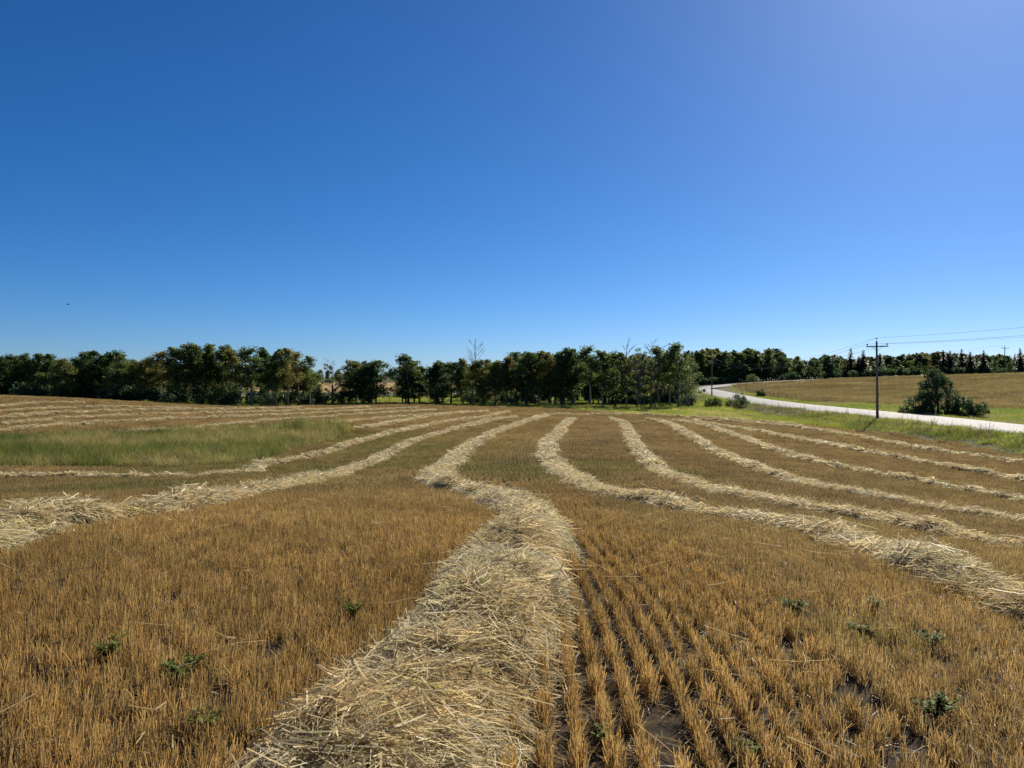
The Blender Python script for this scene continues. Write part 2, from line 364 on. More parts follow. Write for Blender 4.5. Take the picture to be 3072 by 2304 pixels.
# ---------------------------------------------------------------- straw windrows
def mat_euler(t, b, n):
    """columns t,b,n -> XYZ euler"""
    ry = np.arcsin(np.clip(-t[:, 2], -1, 1)); rx = np.arctan2(b[:, 2], n[:, 2]); rz = np.arctan2(t[:, 1], t[:, 0]); return np.stack([rx, ry, rz], 1)
def straw_bundle(n, ln, w, spread, fan, lift):
    base = np.stack([RNG.normal(0, spread*.6, n), RNG.normal(0, spread, n), np.abs(RNG.normal(0, lift, n))], 1)
    yaw = RNG.normal(0, fan, n); pit = RNG.normal(.04, .24, n); L = RNG.uniform(.55, 1.15, n)*ln
    d = np.stack([np.cos(yaw)*np.cos(pit), np.sin(yaw)*np.cos(pit), np.sin(pit)], 1); base -= d*(L*.5)[:, None]
    base[:, 2] += .01
    bd = np.stack([RNG.normal(0, .10, n), RNG.normal(0, .14, n), -np.abs(RNG.normal(0, .08, n))], 1)*ln/.45
    wd = RNG.uniform(.7, 1.5, n)*w; k = RNG.random(n) < .16; wd[k] *= 1.6; L[k] *= .8
    return ribbons(base, d, L, wd, bd, 2, None, .75), shade3(n, 2, .48, 1.1, .08)
B_NEAR = [straw_bundle(24, .30, .0046, .035, .25, .025) for _ in range(7)]+[straw_bundle(22, .24, .0048, .08, 1.2, .035) for _ in range(5)]
B_MID = [straw_bundle(18, .34, .0085, .06, .35, .03) for _ in range(5)]+[straw_bundle(18, .28, .0085, .1, 1.3, .04) for _ in range(5)]
B_FAR = [straw_bundle(18, .38, .018, .1, .8, .04) for _ in range(6)]
WR = [
 ([(-0.74, 1.2), (-0.72, 2.3), (-0.66, 3.4), (-0.57, 3.95), (-0.33, 5.15), (0.03, 7.15), (0.25, 9.35), (0.35, 11.8), (-0.05, 14.55), (-1.0, 17.3), (-1.97, 20.2), (-2.54, 30.5), (-2.19, 45.45), (-0.75, 59.45), (1.67, 74.25), (3.93, 86.25)], 'broad straw windrow winding from the foreground up the middle'),
 ([(4.82, 3.2), (4.79, 7.2), (4.78, 8.4), (4.89, 10.9), (4.25, 13.0), (3.16, 15.25), (2.14, 18.35), (1.71, 26.1), (1.74, 36.5), (2.52, 49.7), (4.67, 67.75), (6.09, 78.5)], 'straw windrow first to the right of the middle one'),
 ([(10.14, 8.57), (7.92, 11.9), (7.42, 12.65), (7.08, 14.8), (6.06, 16.95), (5.31, 20.3), (5.48, 27.25), (6.52, 38.75), (8.47, 54.3), (10.76, 74.75), (10.52, 81.75)], 'straw windrow second to the right of the middle one'),
 ([(15.04, 15.9), (12.78, 19.2), (11.41, 21.2), (10.53, 25.2), (10.65, 32.5), (11.69, 43.7), (14.06, 62.5), (15.69, 78.0), (15.29, 86.25)], 'straw windrow third to the right of the middle one'),
 ([(18.95, 23.55), (18.31, 27.5), (17.5, 32.5), (15.92, 38.1), (15.88, 44.4), (17.38, 58.45), (18.64, 73.0), (18.07, 84.75)], 'straw windrow fourth to the right of the middle one'),
 ([(23.94, 31.37), (23.54, 35.35), (22.83, 42.4), (21.94, 49.0), (21.55, 60.25), (21.11, 71.0), (19.8, 83.5)], 'straw windrow second nearest the grass verge at right'),
 ([(29.15, 39.13), (28.7, 43.1), (27.75, 51.55), (28.56, 65.5), (27.54, 77.0), (23.86, 87.25), (20.13, 89.5)], 'straw windrow nearest the grass verge and the near pole'),
 ([(29.77, 79.5), (27.31, 88.25), (22.29, 94.0), (14.29, 97.25), (4.03, 89.5)], 'thin straw windrow along the far field edge'),
 ([(-4.85, 4.08), (-5.36, 8.05), (-5.5, 9.15), (-5.25, 10.2), (-5.07, 12.45), (-5.38, 15.7), (-5.57, 18.6), (-5.64, 24.0), (-5.91, 31.25), (-6.06, 44.55), (-4.54, 59.5), (-2.18, 71.75), (0.38, 80.25)], 'lumpy straw windrow crossing the left foreground'),
 ([(-22.52, 27.48), (-18.54, 27.85), (-15.33, 28.15), (-11.61, 27.45), (-9.9, 28.9), (-10.61, 32.65), (-10.1, 35.0), (-9.56, 40.7), (-9.23, 48.85), (-8.04, 59.05), (-5.83, 70.0), (-2.45, 80.75), (-0.54, 95.5)], 'straw windrow bending along the near side of the marsh grass'),
 ([(-12.99, 57.75), (-11.58, 61.25), (-10.53, 68.25), (-9.08, 76.75), (-5.78, 88.25), (-3.14, 95.25)], 'short straw windrow ending at the right tip of the marsh grass'),
 ([(-33.87, 43.86), (-31.16, 46.8), (-27.34, 50.95), (-24.5, 54.4), (-19.69, 58.25), (-15.91, 66.0), (-13.7, 72.5), (-8.54, 83.5), (-5.48, 93.0)], 'straw windrow just behind the marsh grass'),
 ([(-26.27, 54.8), (-24.11, 57.0), (-23.22, 62.0), (-22.4, 66.25), (-20.48, 72.25), (-17.25, 79.75), (-13.69, 88.0), (-9.95, 97.25)], 'second straw windrow behind the marsh grass'),
 ([(-34.3, 47.06), (-33.99, 51.05), (-33.64, 55.6), (-32.73, 58.8), (-30.84, 63.75), (-27.99, 70.5), (-24.13, 77.75), (-20.16, 86.75), (-16.89, 96.0), (-12.71, 102.5)], 'third straw windrow up the left hill'),
 ([(-37.46, 51.81), (-37.15, 55.8), (-36.76, 60.75), (-35.93, 66.0), (-33.84, 71.75), (-30.47, 76.75), (-26.64, 83.5), (-23.22, 93.0), (-19.84, 105.0)], 'fourth straw windrow up the left hill'),
 ([(-41.06, 57.26), (-40.78, 61.25), (-40.39, 66.75), (-39.06, 71.75), (-36.89, 76.25), (-33.45, 81.5), (-29.94, 89.0), (-27.71, 100.5)], 'fifth straw windrow up the left hill'),
 ([(-44.67, 62.52), (-44.28, 66.5), (-43.72, 72.25), (-41.65, 76.5), (-38.82, 80.25), (-35.22, 83.25)], 'sixth straw windrow near the top of left hill'),
 ([(-48.03, 67.76), (-47.77, 71.75), (-47.41, 77.25), (-45.78, 81.5)], 'topmost straw windrow on the left hill'),
]
def build_windrow(P, label, width=.98, height=.11, clip=None):
    if P[0][0] > 0 or P[0][1] > 2: width = .84 if P[0][0] > 0 else .66
    if np.hypot(*P[len(P)//2]) > 55: width, height = .76, .10
    P = np.array(P, float); L = smooth_line(P, .3)
    T = np.gradient(L, axis=0); T /= np.linalg.norm(T, axis=1, keepdims=True); Nn = np.stack([T[:, 1], -T[:, 0]], 1)
    s = np.concatenate([[0], np.cumsum(np.linalg.norm(np.diff(L, axis=0), axis=1))]); k = 11; tt = np.linspace(-1, 1, k)
    seed = abs(P[0, 0])*3.1
    wv = width*.5*(.68+.62*vnoise(s, 0*s+seed, 1.1))[:, None]*np.ones((1, k))
    X = L[:, :1]+Nn[:, :1]*tt*wv+(vnoise(s, 0*s+seed, 2.2, 4)-.5)[:, None]*.35*Nn[:, :1]; Y = L[:, 1:2]+Nn[:, 1:2]*tt*wv+(vnoise(s, 0*s+seed, 2.2, 4)-.5)[:, None]*.35*Nn[:, 1:2]
    wv = wv*(.92+.14*np.exp(-(np.hypot(L[:, 0], L[:, 1])/7)**2))[:, None]
    lump = (.35+1.3*vnoise(s, 0*s+seed, .7, 9))[:, None]
    near = np.exp(-(np.hypot(L[:, 0], L[:, 1])/16)**2)[:, None]
    prof = (1+(1.3 if P[0][0] < 0 else .45)*near)*(1-np.abs(tt)**2.4)[None]*height*lump*((.55+.9*vnoise(X, Y, .30, 5))*(1-near)+near*(.1+1.7*fbm(X, Y, .55, 5)))
    Z = gz(X, Y)+prof-.02
    V = np.stack([X, Y, Z], -1).reshape(-1, 3); m = len(L); i = np.arange(m*k).reshape(m, k); F = np.stack([i[:-1,:-1], i[:-1,1:], i[1:,1:], i[1:,:-1]], -1).reshape(-1, 4)
    me = mesh_of('windrow', V, F, ('shaded_straw_bed',), smooth=True)
    o = ob('straw_windrow', me, label=label, cat='windrow', group='windrows of cut straw')
    # straw: bundles lying on the bed
    G = V.reshape(m, k, 3)
    du = np.gradient(G, axis=0); dv = np.gradient(G, axis=1); nrm = np.cross(dv, du); nrm /= np.linalg.norm(nrm, axis=2, keepdims=True); nrm[nrm[..., 2] < 0] *= -1
    seglen = np.gradient(s); dist = np.hypot(L[:, 0], L[:, 1])
    vis = inwedge(L[:, 0], L[:, 1], 4)
    for nm, protos, lo, hi, dens in (('straw', B_NEAR, 0, 9.5, 290), ('straw', B_MID, 9.5, 30, 120), ('straw', B_FAR, 30, 400, 36)):
        sel = vis & (dist >= lo) & (dist < hi)
        if not sel.any(): continue
        cnt = RNG.poisson(np.where(sel, dens*seglen*width*1.05, 0)); ii = np.repeat(np.arange(m), cnt); n = len(ii)
        if n == 0: continue
        jj = np.clip(RNG.normal(0, .50, n), -1.04, 1.04); fi = np.clip((jj+1)*.5*(k-1), 0, k-1.001); j0 = fi.astype(int); fr = (fi-j0)[:, None]
        i1 = np.minimum(ii+1, m-1); fu = RNG.random(n)[:, None]
        p = (G[ii, j0]*(1-fr)+G[ii, j0+1]*fr)*(1-fu)+(G[i1, j0]*(1-fr)+G[i1, j0+1]*fr)*fu
        out = np.maximum(np.abs(jj)-1, 0)*np.sign(jj)*wv[ii, 0]; p[:, :2] += Nn[ii]*out[:, None]
        p[:, 2] += RNG.uniform(-.03, .05, n)+np.abs(out)*.5
        nv = nrm[ii, j0]*.8+np.array((0, 0, .6))+RNG.normal(0, .24, (n, 3)); nv /= np.linalg.norm(nv, axis=1, keepdims=True)
        # bundles comb together: local direction field with random strays
        cross = np.arctan2(T[ii, 1], T[ii, 0])+(fbm(p[:, 0], p[:, 1], .55, 31)-.5)*6.5+RNG.normal(0, .45, n); st = RNG.random(n) < .22; cross[st] = RNG.uniform(0, 6.28, st.sum())
        t = np.stack([np.cos(cross), np.sin(cross), 0*cross], 1); t -= nv*(t*nv).sum(1, keepdims=True); t /= np.linalg.norm(t, axis=1, keepdims=True); b = np.cross(nv, t)
        sc = RNG.uniform(.75, 1.2, n)[:, None]*np.ones((1, 3))
        q = fbm(p[:, 0], p[:, 1], .7, 41)[:, None]; col = (1-q)*np.array((.84,.63,.30))+q*np.array((.95,.86,.56)); col *= RNG.uniform(.62, 1.1, (n, 1))
        g = (RNG.random(n) < .05)[:, None]; col = np.where(g, col*np.array((.8,.95,.7)), col)
        scatter(nm, protos, p, mat_euler(t, b, nv), sc, col, 'straw', parent=o, kind='stuff')
    return L
WL = [build_windrow(P, lab) for P, lab in WR]

# ---------------------------------------------------------------- stubble
def stubble_proto(nrow, rowgap, ln, per_row, w, h, rowj, seg=2, bentp=.18):
    n = nrow*per_row
    r = np.repeat(np.arange(nrow)-(nrow-1)/2, per_row)
    base = np.stack([r*rowgap+RNG.normal(0, rowj, n), RNG.uniform(-ln/2, ln/2, n), np.zeros(n)-.01], 1)
    tl = RNG.normal(0, .10, (n, 2)); d = np.stack([tl[:, 0], tl[:, 1], np.ones(n)], 1); d /= np.linalg.norm(d, axis=1, keepdims=True)
    L = RNG.normal(h, h*.15, n).clip(h*.45, h*1.35); k = RNG.random(n) < bentp
    bd = np.stack([RNG.normal(0, .015, n), RNG.normal(0, .015, n), np.zeros(n)], 1); bd[k] += np.stack([RNG.normal(0, .07, k.sum()), RNG.normal(0, .07, k.sum()), -RNG.uniform(.03, .1, k.sum())], 1)*h/.2
    wd = RNG.uniform(.6, 1.5, n)*w; return ribbons(base, d, L, wd, bd, seg, RNG.uniform(-.9, .9, n), .85), shade3(n, seg, .35, 1.4, .10)
RG = .158
S_NEAR = [stubble_proto(1, RG, .25, 92, .0034, .12, .040, 3, .30) for _ in range(14)]
S_ROW = [stubble_proto(1, RG, .25, 100, .0034, .125, .016, 3, .22) for _ in range(10)]
S_MID = [stubble_proto(3, RG, .5, 70, .007, .125, .034, 2) for _ in range(10)]
S_MIDR = [stubble_proto(3, RG, .5, 60, .007, .125, .015, 2) for _ in range(8)]
S_FAR = [stubble_proto(6, RG, 1.0, 60, .016, .13, .035, 1) for _ in range(8)]
W1L = WL[0]
def cshift(y):                         # seed rows run with the windrow in the middle of the field
    o = np.argsort(W1L[:, 1]); k = np.ones(41)/41; xs = np.interp(np.arange(0, 121, .5), W1L[o, 1], W1L[o, 0]); xs = np.convolve(np.pad(xs, 20, mode='edge'), k, 'valid'); return np.interp(y, np.arange(0, 121, .5), xs)
ALLW = np.vstack([w[:, :2] for w in WL])
GREEN = [(-6,40,6),(-9,50,5),(-4.5,33,4.5),(1.0,25,2.6),(-.4,28,2.4),(3.9,30,2.6),(6.4,28,1.8),(-8.5,30,3),(-13,31,4),(2.7,5.8,.5),(-10,20,3)]
def greenness(x, y):
    g = np.zeros_like(x)
    for a, b, r in GREEN: g = np.maximum(g, np.exp(-((x-a)**2+((y-b)*.75)**2)/(r*r)))
    return np.clip(g*1.15+(fbm(x, y, 6, 51)-.52)*.9, 0, 1)
def stubble(name, protos, du, ds, lo, hi, hs, band=0):
    """band 1: the combed strips where the drill rows show, 0: everywhere else"""
    U = np.arange(-100, 60, du); Sx = np.arange(1.2 if lo < 2 else 3, min(hi, 119)+.1, ds); u, s = np.meshgrid(U, Sx); u = u.ravel(); s = s.ravel()
    x = u+cshift(s); y = s+RNG.uniform(-.4, .4, len(s))*ds; r = np.hypot(x, y)
    fade = RNG.uniform(.92, 1.08, len(r)); ok = (r*fade >= lo) & (r*fade < hi) & inwedge(x, y, 3.5)
    u, x, y, r = u[ok], x[ok], y[ok], r[ok]
    ok = inpoly(x, y, FIELD) & ~inpoly(x, y, SLOUGH); D, _ = seg_dist(x, y, ALLW); ok &= D > (.42 if hi < 30 else .5)
    # skips in the rows: strong in the strip right of the middle windrow, faint elsewhere
    wob = (vnoise(u*.15, y, 3.0, 17)-.5)*.9; inb = ((u+wob*.4 > .3) & (u+wob*.4 < 2.7) & (r < 20)) | ((u+wob > .3) & (u+wob < 14) & (r >= 20) & (r < 75)); ok &= inb if band else ~inb
    row = np.round(u/RG); right = np.exp(-((u-1.3)/1.1)**2)
    if lo < 2:
        skip = (vnoise(row*7.3, y, 1.6, 61)*.55+hashn(row, 0*row, 5)*.75) > (1.36-.22*right); ok &= ~skip
        ok &= ~((row == round(1.12/RG)) & (vnoise(row, y, 1.3, 63) > .5)); ok &= ~((RNG.random(len(x)) < .02))
    x, y, r, u = x[ok], y[ok], r[ok], u[ok]; n = len(x)
    dc = (cshift(y+.5)-cshift(y-.5)); yaw = -np.arctan(dc)+RNG.normal(0, .04, n)
    p = np.stack([x, y, gz(x, y)], 1); rot = np.stack([RNG.normal(0, .04, n), RNG.normal(0, .04, n), yaw], 1)
    sc = np.stack([np.ones(n), np.ones(n), hs*RNG.uniform(.82, 1.18, n)*(.8+.4*fbm(x, y, 2.5, 71))], 1)
    q = np.clip((fbm(x, y, 4, 81)-.2)*1.6, 0, 1)[:, None]; col = (1-q)*np.array((.41,.26,.085))+q*np.array((.57,.39,.145))
    red = np.clip((fbm(x, y, 9, 91)-.45)*2, 0, 1)[:, None]; col = col*(1-red*.5)+np.array((.44,.255,.085))*red*.35
    dull = (sstep(7, 22, r)*.65+.25*(u > 2.5))[:, None].clip(0, .75); col = col*(1-dull)+np.array((.31,.23,.105))*dull
    g = greenness(x, y)[:, None]*.5; col = col*(1-g)+np.array((.155,.175,.045))*g
    col *= RNG.uniform(.8, 1.15, (n, 1))*(.72+.56*fbm(x, y, 2.2, 111))[:, None]
    return scatter(name, protos, p, rot, sc, col, 'stubble_stalk', kind='stuff', label=STUB[name] if name in STUB else None, cat='stubble')
STUB = {'stubble': 'golden brown cut stubble standing in rows across the field'}
def stub_all():
    root = stubble('stubble', S_NEAR, RG, .25, 1.6, 20, 1.0)
    for pr, du, ds, lo, hi, hs, bd in ((S_ROW, RG, .25, 1.6, 20, 1.0, 1), (S_MID, RG*3, .5, 20, 58, 1.0, 0), (S_MIDR, RG*3, .5, 20, 75, 1.0, 1), (S_FAR, RG*6, 1.0, 58, 135, 1.0, 0)):
        o = stubble('stubble_clumps', pr, du, ds, lo, hi, hs, bd); o.parent = root
        if 'category' in o: del o['category']
stub_all()

x = RNG.uniform(-9, 9, 9000); y = RNG.uniform(1.5, 13, 9000); k = inwedge(x, y, 1.0); x, y = x[k], y[k]; n = len(x)
B_LITTER = [straw_bundle(5, .13, .0042, .05, 2.5, .004) for _ in range(8)]
scatter('straw_litter', B_LITTER, np.stack([x, y, gz(x, y)+.012], 1), np.stack([0*x, 0*x, RNG.uniform(0, 6.28, n)], 1), np.ones((n, 3)), lerp3(RNG.random(n), [(0,(.30,.21,.10)),(1,(.6,.46,.25))]), 'straw', kind='stuff', label='broken straw bits littering the soil between the stubble rows', cat='straw litter')
x = RNG.uniform(-9, 9, 330); y = RNG.uniform(1.8, 13, 330); k = inwedge(x, y, 1.0); x, y = x[k], y[k]; n = len(x)
B_LOOSE = [straw_bundle(2, .36, .0046, .05, .8, .01) for _ in range(8)]
scatter('loose_straw', B_LOOSE, np.stack([x, y, gz(x, y)+RNG.uniform(.08, .17, n)], 1), np.stack([RNG.normal(0, .3, n), RNG.normal(0, .3, n), RNG.uniform(0, 6.28, n)], 1), np.ones((n, 3)), np.tile((.74,.56,.28), (n, 1)), 'straw', kind='stuff', label='stray straws lying loose across the tops of the stubble', cat='straw')
# ---------------------------------------------------------------- grass
def grass_proto(n, rad, w, h, lean, seg=2):
    base = np.stack([RNG.normal(0, rad, n), RNG.normal(0, rad, n), np.zeros(n)-.02], 1); tl = RNG.normal(0, lean, (n, 2)); d = np.stack([tl[:, 0], tl[:, 1], np.ones(n)], 1); d /= np.linalg.norm(d, axis=1, keepdims=True)
    L = RNG.uniform(.5, 1.15, n)*h; bd = np.stack([RNG.normal(0, .22, n), RNG.normal(0, .22, n), -np.abs(RNG.normal(0, .12, n))], 1)*h
    return ribbons(base, d, L, RNG.uniform(.6, 1.4, n)*w, bd, seg, RNG.uniform(-1.2, 1.2, n), .35), shade3(n, seg, .6, 1.25, .12)
def grass(name, protos, x, y, hs, col, label):
    n = len(x); p = np.stack([x, y, gz(x, y)], 1); rot = np.stack([RNG.normal(0, .06, n), RNG.normal(0, .06, n), RNG.uniform(0, 6.28, n)], 1)
    sc = np.stack([RNG.uniform(.8, 1.2, n)]*2+[hs], 1)
    return scatter(name, protos, p, rot, sc, col, 'grass_blade', kind='stuff', label=label, cat='grass')
def sample(P, dens, m=4):
    P = np.array(P); a = P.min(0); b = P.max(0); n = int(dens*np.prod(b-a)); x = RNG.uniform(a[0], b[0], n); y = RNG.uniform(a[1], b[1], n); k = inpoly(x, y, P.tolist()) & inwedge(x, y, m); return x[k], y[k]
# reeds and tall grass in the wet hollow
x, y = sample(SLOUGH, 9.0); q = fbm(x, y, 5, 3)
hs = .30+.75*fbm(x, y, 3.2, 13)**1.4
hs *= RNG.uniform(.7, 1.3, len(x))*(1+.8*np.exp(-((x+14)**2+((y-56)*.6)**2)/9)+.5*np.exp(-((x+19)**2+((y-51)*.8)**2)/40))
G_TALL = [grass_proto(34, .13, .012, .8, .12, 2) for _ in range(8)]
col = lerp3(q, [(.25,(.13,.16,.03)),(.42,(.20,.225,.05)),(.58,(.33,.30,.09)),(.78,(.45,.37,.15))])*RNG.uniform(.5, 1.35, (len(x), 1))
grass('marsh_grass', G_TALL, x, y, hs, col, 'tall green marsh grass filling the wet hollow at left')
# verge between field and road, and under the trees
VERGE = [(-47,98),(-38,105),(-33,113),(-21,120),(-12,119),(-2,113.5),(8,111),(15.3,98),(22.8,94),(29,88),(32.2,78),(34.6,74),(34.3,62),(33.4,49.7),(34,30),(45,30),(39.2,59),(40.7,86),(41.3,124),(42.4,140),(44.6,160),(49,187),(55,220),(57,236),(54,250),(40,260),(24,256),(0,238),(-30,212),(-60,190),(-90,150)]
x, y = sample(VERGE, 2.0); r = np.hypot(x, y); keep = RNG.random(len(x)) < np.clip(1.25-r/260, .35, 1); x, y, r = x[keep], y[keep], r[keep]
x2, y2 = sample([(28,95),(33,77),(35.5,72),(34,50),(33,30),(45,30),(39.2,59),(40.7,86),(41,100)], 3.0); x = np.concatenate([x, x2]); y = np.concatenate([y, y2])
G_VERGE = [grass_proto(42, .34, .024, .42, .28, 2) for _ in range(8)]
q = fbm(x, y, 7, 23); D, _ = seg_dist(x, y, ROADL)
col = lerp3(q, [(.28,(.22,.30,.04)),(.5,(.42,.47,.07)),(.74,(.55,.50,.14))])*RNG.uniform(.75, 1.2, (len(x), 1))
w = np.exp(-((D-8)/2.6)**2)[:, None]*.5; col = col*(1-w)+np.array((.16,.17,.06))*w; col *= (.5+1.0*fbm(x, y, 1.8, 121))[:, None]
hs = (.25+1.25*fbm(x, y, 3, 33)**1.3)*RNG.uniform(.7, 1.25, len(x))
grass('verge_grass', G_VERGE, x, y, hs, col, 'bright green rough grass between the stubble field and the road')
# far verge, right of the road
RV = [(50,40),(47.5,60),(48.8,86),(49.6,124),(50.8,140),(53,160),(57.8,187),(64,220),(67,238),(70,245),(65,215),(59.5,175),(58.5,146),(63.2,133),(70,122.7),(76.7,115),(120,92),(120,60)]
x, y = sample(RV, 1.6); q = fbm(x, y, 6, 24); col = lerp3(q, [(.28,(.26,.34,.05)),(.5,(.38,.43,.08)),(.74,(.46,.43,.13))])*RNG.uniform(.75, 1.2, (len(x), 1))
grass('ditch_grass', G_VERGE, x, y, (.4+.8*fbm(x, y, 4, 34)), col, 'green grass strip beyond the road below the tan field')
# standing crop on the right-hand slope and the pale field behind the trees
G_CROP = [grass_proto(40, .5, .05, .5, .2, 1) for _ in range(6)]
x, y = sample(CROP, 1.1, 10); q = fbm(x, y, 14, 25); keep = vnoise(x*.3, y, 2.0, 8) > .18; x, y, q = x[keep], y[keep], q[keep]
col = lerp3(q, [(.25,(.27,.22,.085)),(.5,(.33,.26,.105)),(.75,(.37,.28,.12))])*RNG.uniform(.85, 1.12, (len(x), 1))*(.55+.7*vnoise(x*.2, y, 1.8, 19))[:, None]
grass('ripe_crop', G_CROP, x, y, (.55+.9*vnoise(x*.22, y, 1.7, 9)), col, 'tan ripe crop covering the slope beyond the road')
# green weeds growing through the stubble
x, y = sample([(-40,14),(30,14),(30,75),(-40,75)], 3.2); gk = greenness(x, y); keep = (RNG.random(len(x)) < (gk-.45)*1.3) & inpoly(x, y, FIELD) & ~inpoly(x, y, SLOUGH); x, y = x[keep], y[keep]
D, _ = seg_dist(x, y, ALLW); x, y = x[D > .6], y[D > .6]
G_LOW = [grass_proto(26, .2, .012, .2, .35, 2) for _ in range(6)]
grass('field_weeds', G_LOW, x, y, RNG.uniform(.7, 1.3, len(x)), lerp3(RNG.random(len(x)), [(0,(.09,.13,.03)),(1,(.15,.18,.045))]), 'low green weeds growing through the stubble in the swale')

# ---------------------------------------------------------------- trees
def leaf_quads(C, R, per, size, flat=.95):
    """C (m,3) clump centres, R (m,) radii"""
    m = len(C); c = np.repeat(C, per, axis=0); r = np.repeat(R, per); n = len(c)
    v = RNG.normal(size=(n, 3)); v /= np.linalg.norm(v, axis=1, keepdims=True); v *= (RNG.random(n)**.45*r)[:, None]; v[:, 2] *= flat; p = c+v
    a = RNG.normal(size=(n, 3)); a /= np.linalg.norm(a, axis=1, keepdims=True); b = np.cross(a, RNG.normal(size=(n, 3))); b /= np.linalg.norm(b, axis=1, keepdims=True)
    s = RNG.uniform(.6, 1.35, n)[:, None]*size
    q = np.stack([p-a*s*.6, p-b*s*.42, p+a*s*.6, p+b*s*.42], 1); sh = np.repeat(RNG.uniform(.75, 1.2, m), per)*RNG.uniform(.75, 1.2, n)
    return q, sh
def make_tree(kind, seed, per=62, leaf=.20):
    """nominal height 10 m; returns (trunk mesh, crown mesh)"""
    rs = random.Random(seed); mb = MB(); C = []; R = []
    stems = {'a': rs.choice([1, 1, 2]), 'p': rs.choice([1, 2, 2]), 'g': 3, 'b': 1, 's': 1}[kind]
    for s in range(stems):
        ox, oy = (0, 0) if s == 0 else (rs.uniform(-.7, .7), rs.uniform(-.5, .5)); top = 9.6 if s == 0 else rs.uniform(7, 9); lx, ly = rs.uniform(-.5, .5), rs.uniform(-.5, .5)
        path = []; rad = []; r0 = {'a': .13, 'p': .15, 'g': .09, 'b': .14, 's': .16}[kind]*rs.uniform(.85, 1.15)
        for i in range(7):
            t = i/6; path.append((ox+lx*t*t+rs.uniform(-.07, .07)*(i > 0), oy+ly*t*t+rs.uniform(-.07, .07)*(i > 0), -.3+(top+.3)*t)); rad.append(r0*(1-.88*t))
        mb.tube(path, rad, 6)
        lo = {'a': .38, 'p': .16, 'g': .2, 'b': .45, 's': .06}[kind]; nb = {'a': 24, 'p': 30, 'g': 16, 'b': 20, 's': 0}[kind]
        for b in range(nb):
            t = lo+(1-lo)*(b+rs.random())/nb*.97; k = t*6; i = min(5, int(k)); P = Vector(path[i]).lerp(Vector(path[i+1]), k-i); az = rs.uniform(0, 6.28)
            u = (t-lo)/(1-lo)
            if kind == 'a': reach = (1.25*math.sin(math.pi*min(1, .22+u*.75))**.8+.15)*rs.uniform(.55, 1.25)
            elif kind == 'p': reach = (1.9*math.sin(math.pi*min(1, .3+u*.66))**.8+.15)*rs.uniform(.5, 1.2)
            elif kind == 'g': reach = 1.0*rs.uniform(.5, 1.2)
            else: reach = (2.1-1.3*u)*rs.uniform(.6, 1.1)
            up = {'a': .55, 'p': .4, 'g': 1.0, 'b': 1.15}[kind]*rs.uniform(.6, 1.3)
            E = P+Vector((math.cos(az)*reach, math.sin(az)*reach, up*reach)); M = P.lerp(E, .5)+Vector((0, 0, -.08*reach))
            mb.tube([P, M, E], [r0*.32*(1-t*.6), r0*.2*(1-t*.6), .012], 4, False)
            if kind in 'bg':                                                # twigs
                for w in range(5 if kind == 'b' else 6):
                    q = rs.uniform(.3, 1); P2 = P.lerp(E, q); D = Vector((math.cos(az+rs.uniform(-1, 1)), math.sin(az+rs.uniform(-1, 1)), rs.uniform(.6, 1.6)))*reach*rs.uniform(.25, .5)
                    mb.tube([P2, P2+D*.5, P2+D+Vector((0, 0, .05))], [.018, .014, .007], 3, False)
            if kind in 'ap':
                for q in ((.55, .95) if kind == 'a' else (.45, .75, 1.0)):
                    if rs.random() < .9: p = P.lerp(E, q); C.append((p.x+rs.uniform(-.15, .15), p.y+rs.uniform(-.15, .15), p.z+rs.uniform(-.1, .2))); R.append(rs.uniform(.45, .85))
            elif kind == 'g' and rs.random() < .5: C.append(tuple(E)); R.append(rs.uniform(.3, .5))
        if kind in 'ap':
            for i in range(3): C.append((path[6][0]+rs.uniform(-.25, .25), path[6][1]+rs.uniform(-.25, .25), top-rs.uniform(-.25, .6))); R.append(rs.uniform(.25, .45))
    bark = {'a': 'aspen_bark', 'p': 'dark_bark', 'g': 'grey_twig', 'b': 'grey_twig', 's': 'dark_bark'}[kind]
    if kind == 's':
        Q = []; SH = []
        for i in range(34):
            t = i/34; z = .7+9.1*t; rr = (2.3*(1-t)**.85+.08); nb = max(5, int(13*(1-t)+4))
            for j in range(nb):
                az = rs.uniform(0, 6.28); rl = rr*rs.uniform(.65, 1.12)
                for k in range(3):
                    q = (k+.6)/3; p = np.array((math.cos(az)*rl*q, math.sin(az)*rl*q, z-.28*rl*q+rs.uniform(-.08, .08))); d = np.array((math.cos(az), math.sin(az), -.35)); sd = np.array((-math.sin(az), math.cos(az), rs.uniform(-.4, .4)))
                    l = .32*rl*.9+.1; w = .16+.1*(1-q); Q.append([p-d*l*.6, p-sd*w, p+d*l*.7, p+sd*w]); SH.append(rs.uniform(.6, 1.2))
        crown = quick_quads('crown', np.array(Q), 'spruce_needle', np.array(SH))
    elif kind == 'b': crown = None
    else:
        q, sh = leaf_quads(np.array(C), np.array(R), per if kind != 'g' else 34, leaf); crown = quick_quads('crown', q, {'a': 'aspen_leaf', 'p': 'poplar_leaf', 'g': 'aspen_leaf'}[kind], sh)
    return mb.mesh('trunk', bark), crown
PROTO = {'a': [make_tree('a', 100+i, 64, .2) for i in range(6)], 'p': [make_tree('p', 200+i, 44, .22) for i in range(6)], 'g': [make_tree('g', 300+i) for i in range(3)], 'b': [make_tree('b', 400+i) for i in range(3)], 's': [make_tree('s', 500+i) for i in range(3)]}
PROTO_FAR = {'p': [make_tree('p', 600+i, 16, .40) for i in range(5)], 's': PROTO['s'], 'a': [make_tree('a', 650+i, 20, .36) for i in range(3)]}
NAMES = {'a': 'aspen_tree', 'p': 'poplar_tree', 'g': 'sparse_tree', 'b': 'bare_tree', 's': 'spruce_tree'}
